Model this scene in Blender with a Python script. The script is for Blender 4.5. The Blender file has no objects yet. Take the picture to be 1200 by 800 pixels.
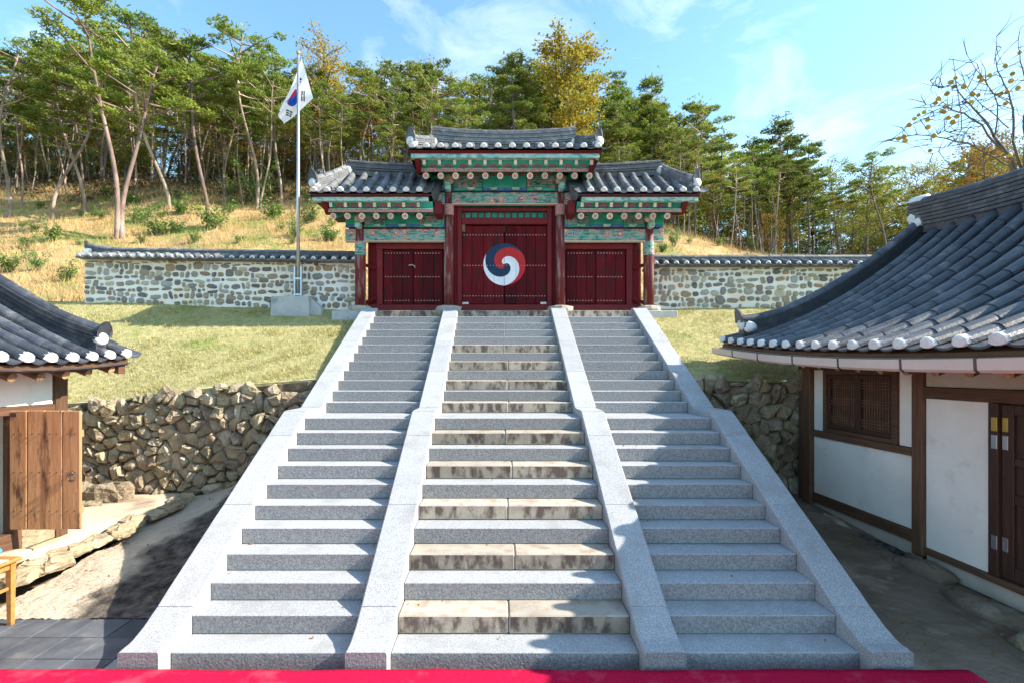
import bpy, math, random
import numpy as np
from mathutils import Vector, Matrix

R = math.radians
scene = bpy.context.scene
COL = scene.collection

# ------------------------------------------------------------------ camera
F, EYE, VPX, VPY = 600.0, 2.533, 584.0, 435.0      # pixels of the 1200 x 800 photograph, metres
cam_d = bpy.data.cameras.new('camera')
cam = bpy.data.objects.new('camera', cam_d)
COL.objects.link(cam)
cam.location = (0, 0, EYE)
cam.rotation_euler = (R(90), 0, 0)
cam_d.sensor_width = 36.0
cam_d.lens = 18.0
cam_d.shift_x = (600 - VPX) / 1200
cam_d.shift_y = (VPY - 400) / 1200
cam_d.clip_start = 0.05
cam_d.clip_end = 3000
scene.camera = cam

# ------------------------------------------------------------------ light
SUN = Vector((1.42, -0.10, 1.0)).normalized()        # towards the sun
elev = math.asin(SUN.z)
azim = math.atan2(SUN.x, SUN.y)
sun_d = bpy.data.lights.new('sun', 'SUN')
sun_d.energy = 4.6
sun_d.angle = R(0.5)
sun_d.color = (1.0, 0.93, 0.82)
sun = bpy.data.objects.new('sun', sun_d)
COL.objects.link(sun)
sun.rotation_euler = SUN.to_track_quat('Z', 'Y').to_euler()
sun.location = SUN * 60

world = bpy.data.worlds.new('World')
scene.world = world
world.use_nodes = True
wt = world.node_tree
wt.nodes.clear()
w_out = wt.nodes.new('ShaderNodeOutputWorld')
w_bg = wt.nodes.new('ShaderNodeBackground')
w_sky = wt.nodes.new('ShaderNodeTexSky')
w_sky.sky_type = 'NISHITA'
w_sky.sun_disc = False
w_sky.sun_elevation = elev
w_sky.sun_rotation = azim
w_sky.altitude = 100
w_sky.air_density = 1.0
w_sky.dust_density = 0.6
w_sky.ozone_density = 1.0
w_bg.inputs['Strength'].default_value = 0.15
w_tint = wt.nodes.new('ShaderNodeMix'); w_tint.data_type = 'RGBA'; w_tint.blend_type = 'MULTIPLY'
w_tint.inputs[0].default_value = 1.0
w_tint.inputs[7].default_value = (0.78, 1.01, 1.03, 1)
wt.links.new(w_sky.outputs[0], w_tint.inputs[6])
w_tc = wt.nodes.new('ShaderNodeTexCoord')
w_map = wt.nodes.new('ShaderNodeMapping')
w_map.inputs['Rotation'].default_value = (R(8), R(32), R(10))
w_map.inputs['Scale'].default_value = (1.5, 2.0, 4.2)
w_n = wt.nodes.new('ShaderNodeTexNoise')
w_n.inputs['Scale'].default_value = 2.6
w_n.inputs['Detail'].default_value = 9
w_n.inputs['Roughness'].default_value = 0.62
w_n.inputs['Distortion'].default_value = 0.5
w_r = wt.nodes.new('ShaderNodeValToRGB')
w_r.color_ramp.elements[0].position = 0.48; w_r.color_ramp.elements[0].color = (0, 0, 0, 1)
w_r.color_ramp.elements[1].position = 0.85; w_r.color_ramp.elements[1].color = (0.5, 0.5, 0.5, 1)
w_mix = wt.nodes.new('ShaderNodeMix'); w_mix.data_type = 'RGBA'
w_mix.inputs[7].default_value = (5.2, 5.4, 5.6, 1)
wt.links.new(w_tc.outputs['Generated'], w_map.inputs[0])
wt.links.new(w_map.outputs[0], w_n.inputs['Vector'])
wt.links.new(w_n.outputs[0], w_r.inputs[0])
wt.links.new(w_r.outputs[0], w_mix.inputs[0])
wt.links.new(w_tint.outputs[2], w_mix.inputs[6])
wt.links.new(w_mix.outputs[2], w_bg.inputs['Color'])
wt.links.new(w_bg.outputs[0], w_out.inputs[0])

scene.view_settings.view_transform = 'Standard'
scene.view_settings.look = 'None'
scene.view_settings.gamma = 1.0
scene.view_settings.use_curve_mapping = False
scene.view_settings.exposure = 1.42
scene.cycles.use_denoising = True
scene.cycles.max_bounces = 6
scene.cycles.transparent_max_bounces = 6


def at(px, py, Y):
    """point on the ray through a pixel of the photograph at depth Y"""
    return Vector(((px - VPX) * Y / F, Y, EYE - (py - VPY) * Y / F))


# ------------------------------------------------------------------ materials
def mat(name, c1, c2=None, scale=6.0, detail=5.0, rough=0.8, bump=0.0, bscale=None, rnd=0.0, stretch=(1, 1, 1),
        c3=None, s3=1.5, lo3=0.5, hi3=0.62, st3=(1, 1, 1), metal=0.0, trans=0.0, lo=0.35, hi=0.65, spec=0.3, bdist=0.02,
        palette=None, hue=0.0):
    m = bpy.data.materials.new(name)
    m.use_nodes = True
    t = m.node_tree
    n, l = t.nodes, t.links
    b = n['Principled BSDF']
    b.inputs['Roughness'].default_value = rough
    b.inputs['Metallic'].default_value = metal
    b.inputs['Specular IOR Level'].default_value = spec
    geo = n.new('ShaderNodeNewGeometry')
    oi = n.new('ShaderNodeObjectInfo')

    def noise(sc, st, det):
        mp = n.new('ShaderNodeMapping'); mp.inputs['Scale'].default_value = st
        tx = n.new('ShaderNodeTexNoise')
        tx.inputs['Scale'].default_value = sc; tx.inputs['Detail'].default_value = det
        tx.inputs['Roughness'].default_value = 0.6
        l.new(geo.outputs['Position'], mp.inputs[0]); l.new(mp.outputs[0], tx.inputs['Vector'])
        return tx.outputs[0]

    def ramp(src, p0, p1):
        r = n.new('ShaderNodeMapRange'); r.clamp = True
        r.inputs[1].default_value = p0; r.inputs[2].default_value = p1
        l.new(src, r.inputs[0])
        return r.outputs[0]

    def mix(fac, a, bb, mode='MIX'):
        x = n.new('ShaderNodeMix'); x.data_type = 'RGBA'; x.blend_type = mode
        if isinstance(fac, (int, float)): x.inputs[0].default_value = fac
        else: l.new(fac, x.inputs[0])
        for s, v in ((6, a), (7, bb)):
            if isinstance(v, tuple): x.inputs[s].default_value = (*v, 1)
            else: l.new(v, x.inputs[s])
        return x.outputs[2]

    col = c1
    if palette:
        cr = n.new('ShaderNodeValToRGB'); cr.color_ramp.interpolation = 'CONSTANT'
        e = cr.color_ramp.elements
        while len(e) < len(palette): e.new(0.5)
        for i, c in enumerate(palette):
            e[i].position = i / len(palette); e[i].color = (*c, 1)
        l.new(oi.outputs['Random'], cr.inputs[0])
        col = cr.outputs[0]
        c2m = c2 if c2 else (0.5, 0.5, 0.5)
        col = mix(ramp(noise(scale, stretch, detail), lo, hi), col, mix(0.5, col, c2m))
    elif c2:
        col = mix(ramp(noise(scale, stretch, detail), lo, hi), c1, c2)
    if c3:
        col = mix(ramp(noise(s3, st3, 6.0), lo3, hi3), col, c3)
    if rnd > 0:
        hs = n.new('ShaderNodeHueSaturation')
        mr = n.new('ShaderNodeMapRange')
        mr.inputs[3].default_value = 1 - rnd; mr.inputs[4].default_value = 1 + rnd
        l.new(oi.outputs['Random'], mr.inputs[0])
        l.new(mr.outputs[0], hs.inputs['Value'])
        if hue > 0:
            m2 = n.new('ShaderNodeMath'); m2.operation = 'MULTIPLY'; m2.inputs[1].default_value = 7.31
            m3 = n.new('ShaderNodeMath'); m3.operation = 'FRACT'
            mh = n.new('ShaderNodeMapRange'); mh.inputs[3].default_value = 0.5 - hue; mh.inputs[4].default_value = 0.5 + hue
            l.new(oi.outputs['Random'], m2.inputs[0]); l.new(m2.outputs[0], m3.inputs[0]); l.new(m3.outputs[0], mh.inputs[0])
            l.new(mh.outputs[0], hs.inputs['Hue'])
        if isinstance(col, tuple): hs.inputs['Color'].default_value = (*col, 1)
        else: l.new(col, hs.inputs['Color'])
        col = hs.outputs[0]
    if isinstance(col, tuple): b.inputs['Base Color'].default_value = (*col, 1)
    else: l.new(col, b.inputs['Base Color'])
    if bump > 0:
        bp = n.new('ShaderNodeBump')
        bp.inputs['Strength'].default_value = bump
        bp.inputs['Distance'].default_value = bdist
        l.new(noise(bscale or scale, stretch, 6.0), bp.inputs['Height'])
        l.new(bp.outputs[0], b.inputs['Normal'])
    if trans > 0:
        tr = n.new('ShaderNodeBsdfTranslucent')
        ms = n.new('ShaderNodeMixShader'); ms.inputs[0].default_value = trans
        if isinstance(col, tuple): tr.inputs[0].default_value = (*col, 1)
        else: l.new(col, tr.inputs[0])
        l.new(b.outputs[0], ms.inputs[1]); l.new(tr.outputs[0], ms.inputs[2])
        l.new(ms.outputs[0], n['Material Output'].inputs[0])
    return m


M = {}
M['granite'] = mat('granite', (0.20, 0.205, 0.215), (0.47, 0.47, 0.475), 95, 4, 0.75, 0.4, 110, rnd=0.06, c3=(0.26, 0.25, 0.235), s3=2.8, lo3=0.50, hi3=0.78, bdist=0.004)
M['granite_rough'] = mat('granite_rough', (0.165, 0.165, 0.17), (0.31, 0.305, 0.30), 60, 3, 0.9, 0.9, 45, rnd=0.08, bdist=0.012)
M['granite_old'] = mat('granite_old', (0.42, 0.37, 0.295), (0.34, 0.30, 0.25), 3.5, 5, 0.85, 0.5, 60, rnd=0.10, c3=(0.30, 0.22, 0.16), s3=4.0, lo3=0.50, hi3=0.68, st3=(1.6, 1.6, 1.0), bdist=0.006)
M['granite_old_front'] = mat('granite_old_front', (0.40, 0.335, 0.245), (0.29, 0.24, 0.19), 5, 6, 0.9, 0.6, 50, rnd=0.22, c3=(0.115, 0.082, 0.066), s3=3.3, lo3=0.45, hi3=0.58, st3=(2.6, 1.9, 1.2), bdist=0.008)
M['core'] = mat('core', (0.12, 0.115, 0.11), (0.17, 0.16, 0.15), 5, bump=0.4, bscale=12)
M['carpet'] = mat('carpet', (0.40, 0.005, 0.034), (0.46, 0.010, 0.048), 40, 4, 0.95, 0.5, 160, c3=(0.50, 0.07, 0.10), s3=3.5, lo3=0.56, hi3=0.78, spec=0.05, bdist=0.004)
M['paving'] = mat('paving', (0.060, 0.066, 0.080), (0.10, 0.105, 0.118), 4, 5, 0.6, 0.3, 30, rnd=0.22, c3=(0.17, 0.165, 0.155), s3=2.5, lo3=0.55, hi3=0.75, bdist=0.006)
M['mortar_floor'] = mat('mortar_floor', (0.30, 0.29, 0.27), (0.36, 0.34, 0.31), 12, bump=0.3, bscale=30)
M['earth_pale'] = mat('earth_pale', (0.60, 0.48, 0.34), (0.46, 0.35, 0.24), 1.6, 7, 0.95, 0.6, 9, c3=(0.24, 0.18, 0.13), s3=1.3, lo3=0.52, hi3=0.68, bdist=0.03)
M['bank'] = mat('bank', (0.52, 0.41, 0.30), (0.60, 0.50, 0.38), 2.2, 8, 0.9, 1.0, 11, c3=(0.46, 0.35, 0.26), s3=0.9, lo3=0.56, hi3=0.66, stretch=(1.0, 2.6, 2.6), bdist=0.05)
M['yard'] = mat('yard', (0.13, 0.092, 0.060), (0.22, 0.165, 0.115), 1.3, 8, 0.9, 0.6, 8, c3=(0.36, 0.29, 0.22), s3=1.6, lo3=0.55, hi3=0.72, bdist=0.06)
M['lawn'] = mat('lawn', (0.48, 0.40, 0.19), (0.28, 0.265, 0.10), 9.0, 9, 0.95, 0.8, 60, c3=(0.26, 0.29, 0.08), s3=1.1, lo3=0.56, hi3=0.72, bdist=0.03)
M['hill'] = mat('hill', (0.52, 0.34, 0.15), (0.32, 0.21, 0.09), 1.0, 8, 0.95, 0.9, 14, c3=(0.24, 0.24, 0.07), s3=0.55, lo3=0.51, hi3=0.64, bdist=0.08)
M['straw'] = mat('straw', (0.62, 0.52, 0.28), (0.30, 0.30, 0.10), 10, 6, 0.9, trans=0.3, c3=(0.22, 0.26, 0.06), s3=1.1, lo3=0.55, hi3=0.7)
M['tuft'] = mat('tuft', (0.34, 0.33, 0.11), (0.50, 0.42, 0.20), 3, 5, 0.9, trans=0.3)
M['hillgrass'] = mat('hillgrass', (0.66, 0.45, 0.20), (0.44, 0.31, 0.12), 2.5, 6, 0.9, trans=0.3, c3=(0.27, 0.31, 0.07), s3=0.55, lo3=0.52, hi3=0.64)
M['litter'] = mat('litter', (0.085, 0.048, 0.022), (0.14, 0.085, 0.035), 1.0, 5, 0.9, c3=(0.06, 0.085, 0.02), s3=0.5, lo3=0.5, hi3=0.65, trans=0.2)
M['rubble'] = mat('rubble', (0.43, 0.345, 0.22), (0.24, 0.185, 0.12), 5, 8, 0.9, 1.0, 7, rnd=0.28, hue=0.012, c3=(0.46, 0.41, 0.31), s3=3.0, lo3=0.52, hi3=0.7, bdist=0.13)
M['rubble_pale'] = mat('rubble_pale', (0.46, 0.36, 0.23), (0.34, 0.26, 0.16), 5, 8, 0.9, 1.0, 8, rnd=0.15, c3=(0.22, 0.17, 0.11), s3=4.0, lo3=0.54, hi3=0.66, bdist=0.08)
M['rubble_bed'] = mat('rubble_bed', (0.17, 0.13, 0.085), (0.10, 0.078, 0.052), 8, 6, 0.95, 0.8, 16, bdist=0.04)
M['wallstone'] = mat('wallstone', (0.2, 0.2, 0.2), (0.30, 0.26, 0.21), 9, 6, 0.85, 0.7, 26, rnd=0.15, bdist=0.015,
                     palette=[(0.40, 0.33, 0.22), (0.27, 0.25, 0.21), (0.12, 0.115, 0.12), (0.44, 0.36, 0.23), (0.32, 0.30, 0.25), (0.36, 0.24, 0.12),
                              (0.20, 0.17, 0.15), (0.38, 0.35, 0.29), (0.14, 0.12, 0.11), (0.31, 0.235, 0.15), (0.33, 0.33, 0.31), (0.46, 0.40, 0.28), (0.22, 0.15, 0.10)])
M['lime'] = mat('lime', (0.86, 0.79, 0.66), (0.78, 0.66, 0.49), 1.8, 7, 0.95, 0.6, 30, c3=(0.84, 0.80, 0.72), s3=0.7, lo3=0.45, hi3=0.6, bdist=0.012)
M['tile'] = mat('tile', (0.027, 0.031, 0.042), (0.055, 0.058, 0.066), 9, 7, 0.46, 0.45, 40, rnd=0.42, spec=0.6, c3=(0.115, 0.113, 0.11), s3=5.0, lo3=0.53, hi3=0.72, bdist=0.008)
M['tile_old'] = mat('tile_old', (0.085, 0.088, 0.095), (0.15, 0.15, 0.15), 9, 5, 0.6, 0.4, 40, rnd=0.35, spec=0.4, c3=(0.27, 0.26, 0.24), s3=5.0, lo3=0.56, hi3=0.72, bdist=0.008)
M['lime_white'] = mat('lime_white', (0.72, 0.71, 0.69), (0.58, 0.56, 0.53), 14, 6, 0.9, 0.6, 30, rnd=0.08, c3=(0.55, 0.53, 0.50), s3=9, lo3=0.60, hi3=0.75, bdist=0.01)
M['plaster'] = mat('plaster', (0.84, 0.775, 0.69), (0.76, 0.69, 0.60), 1.8, 6, 0.9, 0.25, 25, c3=(0.60, 0.52, 0.43), s3=3.2, lo3=0.57, hi3=0.80, bdist=0.006)
M['plinth'] = mat('plinth', (0.52, 0.45, 0.36), (0.42, 0.36, 0.28), 3, 6, 0.9, 0.4, 25, bdist=0.01)
M['timber_z'] = mat('timber_z', (0.085, 0.040, 0.022), (0.15, 0.078, 0.042), 5, 6, 0.7, 0.5, 9, stretch=(6, 6, 0.5), rnd=0.15, bdist=0.008)
M['timber_y'] = mat('timber_y', (0.085, 0.040, 0.022), (0.14, 0.070, 0.038), 5, 6, 0.7, 0.5, 9, stretch=(6, 0.5, 6), rnd=0.15, bdist=0.008)
M['lattice_wood'] = mat('lattice_wood', (0.20, 0.105, 0.06), (0.14, 0.072, 0.042), 8, rough=0.7)
M['timber_dark'] = mat('timber_dark', (0.045, 0.020, 0.013), (0.07, 0.032, 0.02), 6, 5, 0.55, 0.3, 12, stretch=(5, 5, 0.6), bdist=0.006)
M['timber_end'] = mat('timber_end', (0.42, 0.28, 0.14), (0.20, 0.11, 0.055), 22, 4, 0.8, rnd=0.4)
M['door_wood'] = mat('door_wood', (0.33, 0.15, 0.062), (0.47, 0.245, 0.115), 4, 6, 0.65, 0.5, 10, stretch=(9, 9, 0.55), rnd=0.16, c3=(0.10, 0.045, 0.022), s3=2.3, lo3=0.56, hi3=0.68, st3=(3, 3, 1), bdist=0.006)
M['iron'] = mat('iron', (0.09, 0.07, 0.055), (0.16, 0.13, 0.11), 20, rough=0.5, metal=0.7)
M['brass'] = mat('brass', (0.55, 0.36, 0.09), rough=0.4, metal=0.8)
M['steel'] = mat('steel', (0.55, 0.56, 0.57), (0.46, 0.46, 0.47), 6, rough=0.35, metal=0.85)
M['gutter'] = mat('gutter', (0.62, 0.49, 0.41), (0.54, 0.42, 0.35), 2, 5, 0.5, c3=(0.5, 0.40, 0.34), s3=5, lo3=0.62, hi3=0.75)
M['gutter_in'] = mat('gutter_in', (0.20, 0.40, 0.42), rough=0.6)
M['red'] = mat('red', (0.080, 0.004, 0.007), (0.125, 0.006, 0.009), 3, 6, 0.6, 0.3, 30, stretch=(4, 4, 0.6), rnd=0.32, c3=(0.040, 0.012, 0.012), s3=3.0, lo3=0.50, hi3=0.66, st3=(3, 3, 0.7), bdist=0.005, spec=0.1)
M['red_beam'] = mat('red_beam', (0.16, 0.007, 0.008), (0.11, 0.006, 0.007), 5, 5, 0.6, 0.2, 30, rnd=0.10, bdist=0.004)
M['red_post'] = mat('red_post', (0.17, 0.022, 0.020), (0.12, 0.016, 0.016), 4, 6, 0.75, 0.5, 16, stretch=(6, 6, 0.5), c3=(0.25, 0.19, 0.17), s3=2.2, lo3=0.50, hi3=0.66, st3=(5, 5, 0.8), bdist=0.008)
M['teal'] = mat('teal', (0.03, 0.34, 0.23), (0.06, 0.42, 0.32), 5, 6, 0.75, 0.2, 30, rnd=0.14, c3=(0.35, 0.40, 0.32), s3=11, lo3=0.62, hi3=0.70, st3=(0.4, 1, 1), bdist=0.004)
M['teal_pale'] = mat('teal_pale', (0.20, 0.48, 0.42), (0.52, 0.58, 0.50), 9, 6, 0.8, 0.3, 30, rnd=0.1, c3=(0.10, 0.30, 0.25), s3=14, lo3=0.5, hi3=0.6, st3=(0.5, 1, 1), bdist=0.004)
M['cream'] = mat('cream', (0.72, 0.55, 0.40), (0.60, 0.44, 0.32), 16, 5, 0.85, rnd=0.18)
M['orange'] = mat('orange', (0.62, 0.10, 0.03), (0.50, 0.06, 0.025), 20, rough=0.8, rnd=0.12)
M['blue'] = mat('blue', (0.045, 0.11, 0.36), (0.10, 0.22, 0.45), 14, rough=0.8, rnd=0.15)
M['pink'] = mat('pink', (0.56, 0.35, 0.30), (0.36, 0.12, 0.10), 40, 3, 0.85, rnd=0.1)
M['paint_white'] = mat('paint_white', (0.80, 0.80, 0.80), (0.68, 0.68, 0.69), 5, 5, 0.6)
M['paint_navy'] = mat('paint_navy', (0.004, 0.022, 0.058), (0.007, 0.03, 0.075), 5, 5, 0.55)
M['paint_red'] = mat('paint_red', (0.52, 0.008, 0.012), (0.42, 0.022, 0.022), 9, 6, 0.6)
M['cloth_white'] = mat('cloth_white', (0.86, 0.86, 0.88), rough=0.9, trans=0.25)
M['cloth_blue'] = mat('cloth_blue', (0.01, 0.07, 0.36), rough=0.9)
M['cloth_red'] = mat('cloth_red', (0.62, 0.02, 0.03), rough=0.9)
M['cloth_black'] = mat('cloth_black', (0.012, 0.012, 0.015), rough=0.9)
M['concrete'] = mat('concrete', (0.36, 0.37, 0.36), (0.46, 0.46, 0.44), 5, 6, 0.9, 0.5, 20, c3=(0.20, 0.21, 0.20), s3=3, lo3=0.56, hi3=0.72, bdist=0.015)
M['pine_bark'] = mat('pine_bark', (0.29, 0.205, 0.15), (0.15, 0.115, 0.092), 3, 6, 0.9, 0.8, 9, stretch=(3, 3, 0.8), rnd=0.35, hue=0.02, c3=(0.43, 0.32, 0.245), s3=0.6, lo3=0.5, hi3=0.65, bdist=0.03)
M['bark'] = mat('bark', (0.12, 0.095, 0.072), (0.22, 0.18, 0.14), 4, 6, 0.9, 0.6, 10, stretch=(3, 3, 0.8), rnd=0.3, bdist=0.02)
M['needles'] = mat('needles', (0.135, 0.205, 0.030), (0.29, 0.32, 0.06), 1.6, 6, 0.7, rnd=0.22, hue=0.018, trans=0.4, spec=0.2)
M['needles_dark'] = mat('needles_dark', (0.11, 0.175, 0.04), (0.24, 0.265, 0.06), 1.6, 6, 0.7, rnd=0.22, hue=0.018, trans=0.4, spec=0.2)
M['leaf_gold'] = mat('leaf_gold', (0.42, 0.27, 0.03), (0.26, 0.23, 0.03), 1.4, 5, 0.7, rnd=0.18, hue=0.012, trans=0.4, spec=0.2)
M['leaf_rust'] = mat('leaf_rust', (0.36, 0.16, 0.035), (0.27, 0.18, 0.03), 1.4, 5, 0.7, rnd=0.18, hue=0.012, trans=0.4, spec=0.2)
M['leaf_lime'] = mat('leaf_lime', (0.20, 0.24, 0.035), (0.33, 0.27, 0.04), 1.0, 5, 0.7, rnd=0.2, hue=0.02, trans=0.4, spec=0.2)
M['leaf_green'] = mat('leaf_green', (0.085, 0.17, 0.03), (0.17, 0.24, 0.045), 3, 5, 0.6, rnd=0.2, hue=0.015, trans=0.35)
M['persimmon'] = mat('persimmon', (0.48, 0.30, 0.03), (0.36, 0.27, 0.03), 12, rough=0.35, rnd=0.25, hue=0.02, spec=0.5)
M['table_wood'] = mat('table_wood', (0.34, 0.15, 0.035), (0.44, 0.21, 0.06), 5, 5, 0.4, 0.1, 12, stretch=(0.6, 6, 6), spec=0.5)
M['plastic_blue'] = mat('plastic_blue', (0.08, 0.42, 0.72), rough=0.35, spec=0.5)
M['paper'] = mat('paper', (0.62, 0.72, 0.80), rough=0.8)


def dancheong(name, seed, sc=4.2, zs=11.0):
    """flaking painted pattern: teal ground ruled with darker and paler lines, ringed orange and cream flowers"""
    m = bpy.data.materials.new(name); m.use_nodes = True
    t = m.node_tree; n, l = t.nodes, t.links
    b = n['Principled BSDF']; b.inputs['Roughness'].default_value = 0.8
    g = n.new('ShaderNodeNewGeometry')
    mp = n.new('ShaderNodeMapping'); mp.inputs['Location'].default_value = (seed, 0, seed * 0.37)
    l.new(g.outputs['Position'], mp.inputs[0])
    sep = n.new('ShaderNodeSeparateXYZ'); l.new(mp.outputs[0], sep.inputs[0])

    def math_(op, a, bb=None):
        q = n.new('ShaderNodeMath'); q.operation = op
        for i, v in enumerate((a, bb)):
            if v is None: continue
            if isinstance(v, (int, float)): q.inputs[i].default_value = v
            else: l.new(v, q.inputs[i])
        return q.outputs[0]

    def ramp(src, pal):
        cr = n.new('ShaderNodeValToRGB'); cr.color_ramp.interpolation = 'CONSTANT'
        e = cr.color_ramp.elements
        while len(e) < len(pal): e.new(0.5)
        for i, (p, c) in enumerate(pal): e[i].position = p; e[i].color = (*c, 1)
        l.new(src, cr.inputs[0]); return cr.outputs[0]

    def mix(f, a, bb):
        x = n.new('ShaderNodeMix'); x.data_type = 'RGBA'
        l.new(f, x.inputs[0])
        for i, v in ((6, a), (7, bb)):
            if isinstance(v, tuple): x.inputs[i].default_value = (*v, 1)
            else: l.new(v, x.inputs[i])
        return x.outputs[2]
    nz0 = n.new('ShaderNodeTexNoise'); nz0.inputs['Scale'].default_value = 5; l.new(mp.outputs[0], nz0.inputs['Vector'])
    zz = math_('FRACT', math_('MULTIPLY', sep.outputs['Z'], zs))
    base = ramp(zz, [(0, (0.035, 0.27, 0.21)), (0.34, (0.16, 0.42, 0.37)), (0.52, (0.03, 0.24, 0.18)), (0.80, (0.55, 0.50, 0.38)), (0.88, (0.02, 0.13, 0.10))])
    v = n.new('ShaderNodeTexVoronoi'); v.inputs['Scale'].default_value = sc; v.inputs['Randomness'].default_value = 0.45; l.new(mp.outputs[0], v.inputs['Vector'])
    sc_ = n.new('ShaderNodeSeparateColor'); l.new(v.outputs['Color'], sc_.inputs[0])
    d = math_('ADD', v.outputs['Distance'], math_('MULTIPLY', nz0.outputs[0], 0.12))
    flower = ramp(d, [(0, (0.58, 0.42, 0.08)), (0.13, (0.60, 0.50, 0.40)), (0.22, (0.52, 0.12, 0.05)), (0.33, (0.58, 0.34, 0.24)), (0.40, (0.05, 0.12, 0.34)), (0.46, (0.42, 0.44, 0.36))])
    f = math_('MULTIPLY', math_('LESS_THAN', d, 0.50), math_('GREATER_THAN', sc_.outputs[0], 0.30))
    col = mix(f, base, flower)
    nz = n.new('ShaderNodeTexNoise'); nz.inputs['Scale'].default_value = 14; nz.inputs['Detail'].default_value = 8; nz.inputs['Roughness'].default_value = 0.7
    mp2 = n.new('ShaderNodeMapping'); mp2.inputs['Scale'].default_value = (0.55, 1, 1.6); l.new(mp.outputs[0], mp2.inputs[0]); l.new(mp2.outputs[0], nz.inputs['Vector'])
    mr = n.new('ShaderNodeMapRange'); mr.inputs[1].default_value = 0.52; mr.inputs[2].default_value = 0.56
    l.new(nz.outputs[0], mr.inputs[0])
    col = mix(mr.outputs[0], col, (0.36, 0.31, 0.25))
    mr2 = n.new('ShaderNodeMapRange'); mr2.inputs[1].default_value = 0.45; mr2.inputs[2].default_value = 0.42
    l.new(nz.outputs[0], mr2.inputs[0])
    col = mix(mr2.outputs[0], col, (0.06, 0.10, 0.09))
    l.new(col, b.inputs['Base Color'])
    return m


M['dan_a'] = dancheong('dan_a', 0.0, 4.0, 12.5)
M['dan_b'] = dancheong('dan_b', 3.7, 5.5, 9.0)


# ------------------------------------------------------------------ mesh helpers
class MB:
    def __init__(s): s.v, s.f, s.m = [], [], []

    def face(s, idx, mi=0): s.f.append(tuple(idx)); s.m.append(mi)

    def box(s, x0, x1, y0, y1, z0, z1, c=0.004, mi=0):
        c = min(c, 0.3 * min(x1 - x0, y1 - y0, z1 - z0))
        X, Y, Z = (x0, x1), (y0, y1), (z0, z1)
        k = len(s.v)
        idx = {}
        for i in (0, 1):
            for j in (0, 1):
                for q in (0, 1):
                    sx, sy, sz = (1 if i == 0 else -1), (1 if j == 0 else -1), (1 if q == 0 else -1)
                    for ax in range(3):
                        p = [X[i] + (sx * c if ax != 0 else 0), Y[j] + (sy * c if ax != 1 else 0), Z[q] + (sz * c if ax != 2 else 0)]
                        idx[i, j, q, ax] = len(s.v); s.v.append(tuple(p))
        g = lambda i, j, q, ax: idx[i, j, q, ax]
        for a in (0, 1):
            qs = [(0, 0), (1, 0), (1, 1), (0, 1)]
            fx = [g(a, u, w, 0) for u, w in qs]; fy = [g(u, a, w, 1) for u, w in qs]; fz = [g(u, w, a, 2) for u, w in qs]
            s.face(fx if a else fx[::-1], mi); s.face(fy[::-1] if a else fy, mi); s.face(fz if a else fz[::-1], mi)
        for a in (0, 1):
            for b in (0, 1):
                f1 = [g(a, b, 0, 0), g(a, b, 1, 0), g(a, b, 1, 1), g(a, b, 0, 1)]
                f2 = [g(a, 0, b, 0), g(a, 1, b, 0), g(a, 1, b, 2), g(a, 0, b, 2)]
                f3 = [g(0, a, b, 1), g(1, a, b, 1), g(1, a, b, 2), g(0, a, b, 2)]
                s.face(f1 if a != b else f1[::-1], mi)
                s.face(f2[::-1] if a != b else f2, mi)
                s.face(f3 if a != b else f3[::-1], mi)
        for i in (0, 1):
            for j in (0, 1):
                for q in (0, 1):
                    f = [g(i, j, q, 0), g(i, j, q, 1), g(i, j, q, 2)]
                    s.face(f[::-1] if (i + j + q) % 2 else f, mi)

    def ring_tube(s, pts, rad, n=8, mi=0, cap=True, mi_end=None):
        pts = [Vector(p) for p in pts]
        if not hasattr(rad, '__len__'): rad = [rad] * len(pts)
        base = len(s.v)
        prev = None
        for i, p in enumerate(pts):
            t = (pts[min(i + 1, len(pts) - 1)] - pts[max(i - 1, 0)]).normalized()
            if prev is None:
                a = t.cross(Vector((0, 0, 1)))
                if a.length < 1e-3: a = t.cross(Vector((0, 1, 0)))
            else:
                a = prev - t * prev.dot(t)
            a.normalize(); prev = a
            b = t.cross(a)
            for k in range(n):
                an = 2 * math.pi * k / n
                s.v.append(tuple(p + (a * math.cos(an) + b * math.sin(an)) * rad[i]))
        for i in range(len(pts) - 1):
            for k in range(n):
                a0 = base + i * n + k; a1 = base + i * n + (k + 1) % n
                s.face((a0, a1, a1 + n, a0 + n), mi)
        if cap:
            me = mi if mi_end is None else mi_end
            s.face([base + k for k in range(n)][::-1], mi)
            s.face([base + (len(pts) - 1) * n + k for k in range(n)], me)

    def prism(s, poly, a0, a1, axis='x', mi=0):
        """closed polygon (u, w) extruded along axis: x -> (y, z), y -> (x, z), z -> (x, y)"""
        k, n = len(s.v), len(poly)
        for a in (a0, a1):
            for (u, w) in poly:
                s.v.append({'x': (a, u, w), 'y': (u, a, w), 'z': (u, w, a)}[axis])
        s.face([k + i for i in range(n)], mi)
        s.face([k + n + i for i in range(n)][::-1], mi)
        for i in range(n):
            j = (i + 1) % n
            s.face((k + j, k + i, k + n + i, k + n + j), mi)

    def grid(s, nx, ny, fn, mi=0):
        k = len(s.v)
        for j in range(ny + 1):
            for i in range(nx + 1):
                s.v.append(tuple(fn(i / nx, j / ny)))
        for j in range(ny):
            for i in range(nx):
                a = k + j * (nx + 1) + i
                s.face((a, a + 1, a + nx + 2, a + nx + 1), mi)


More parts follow.
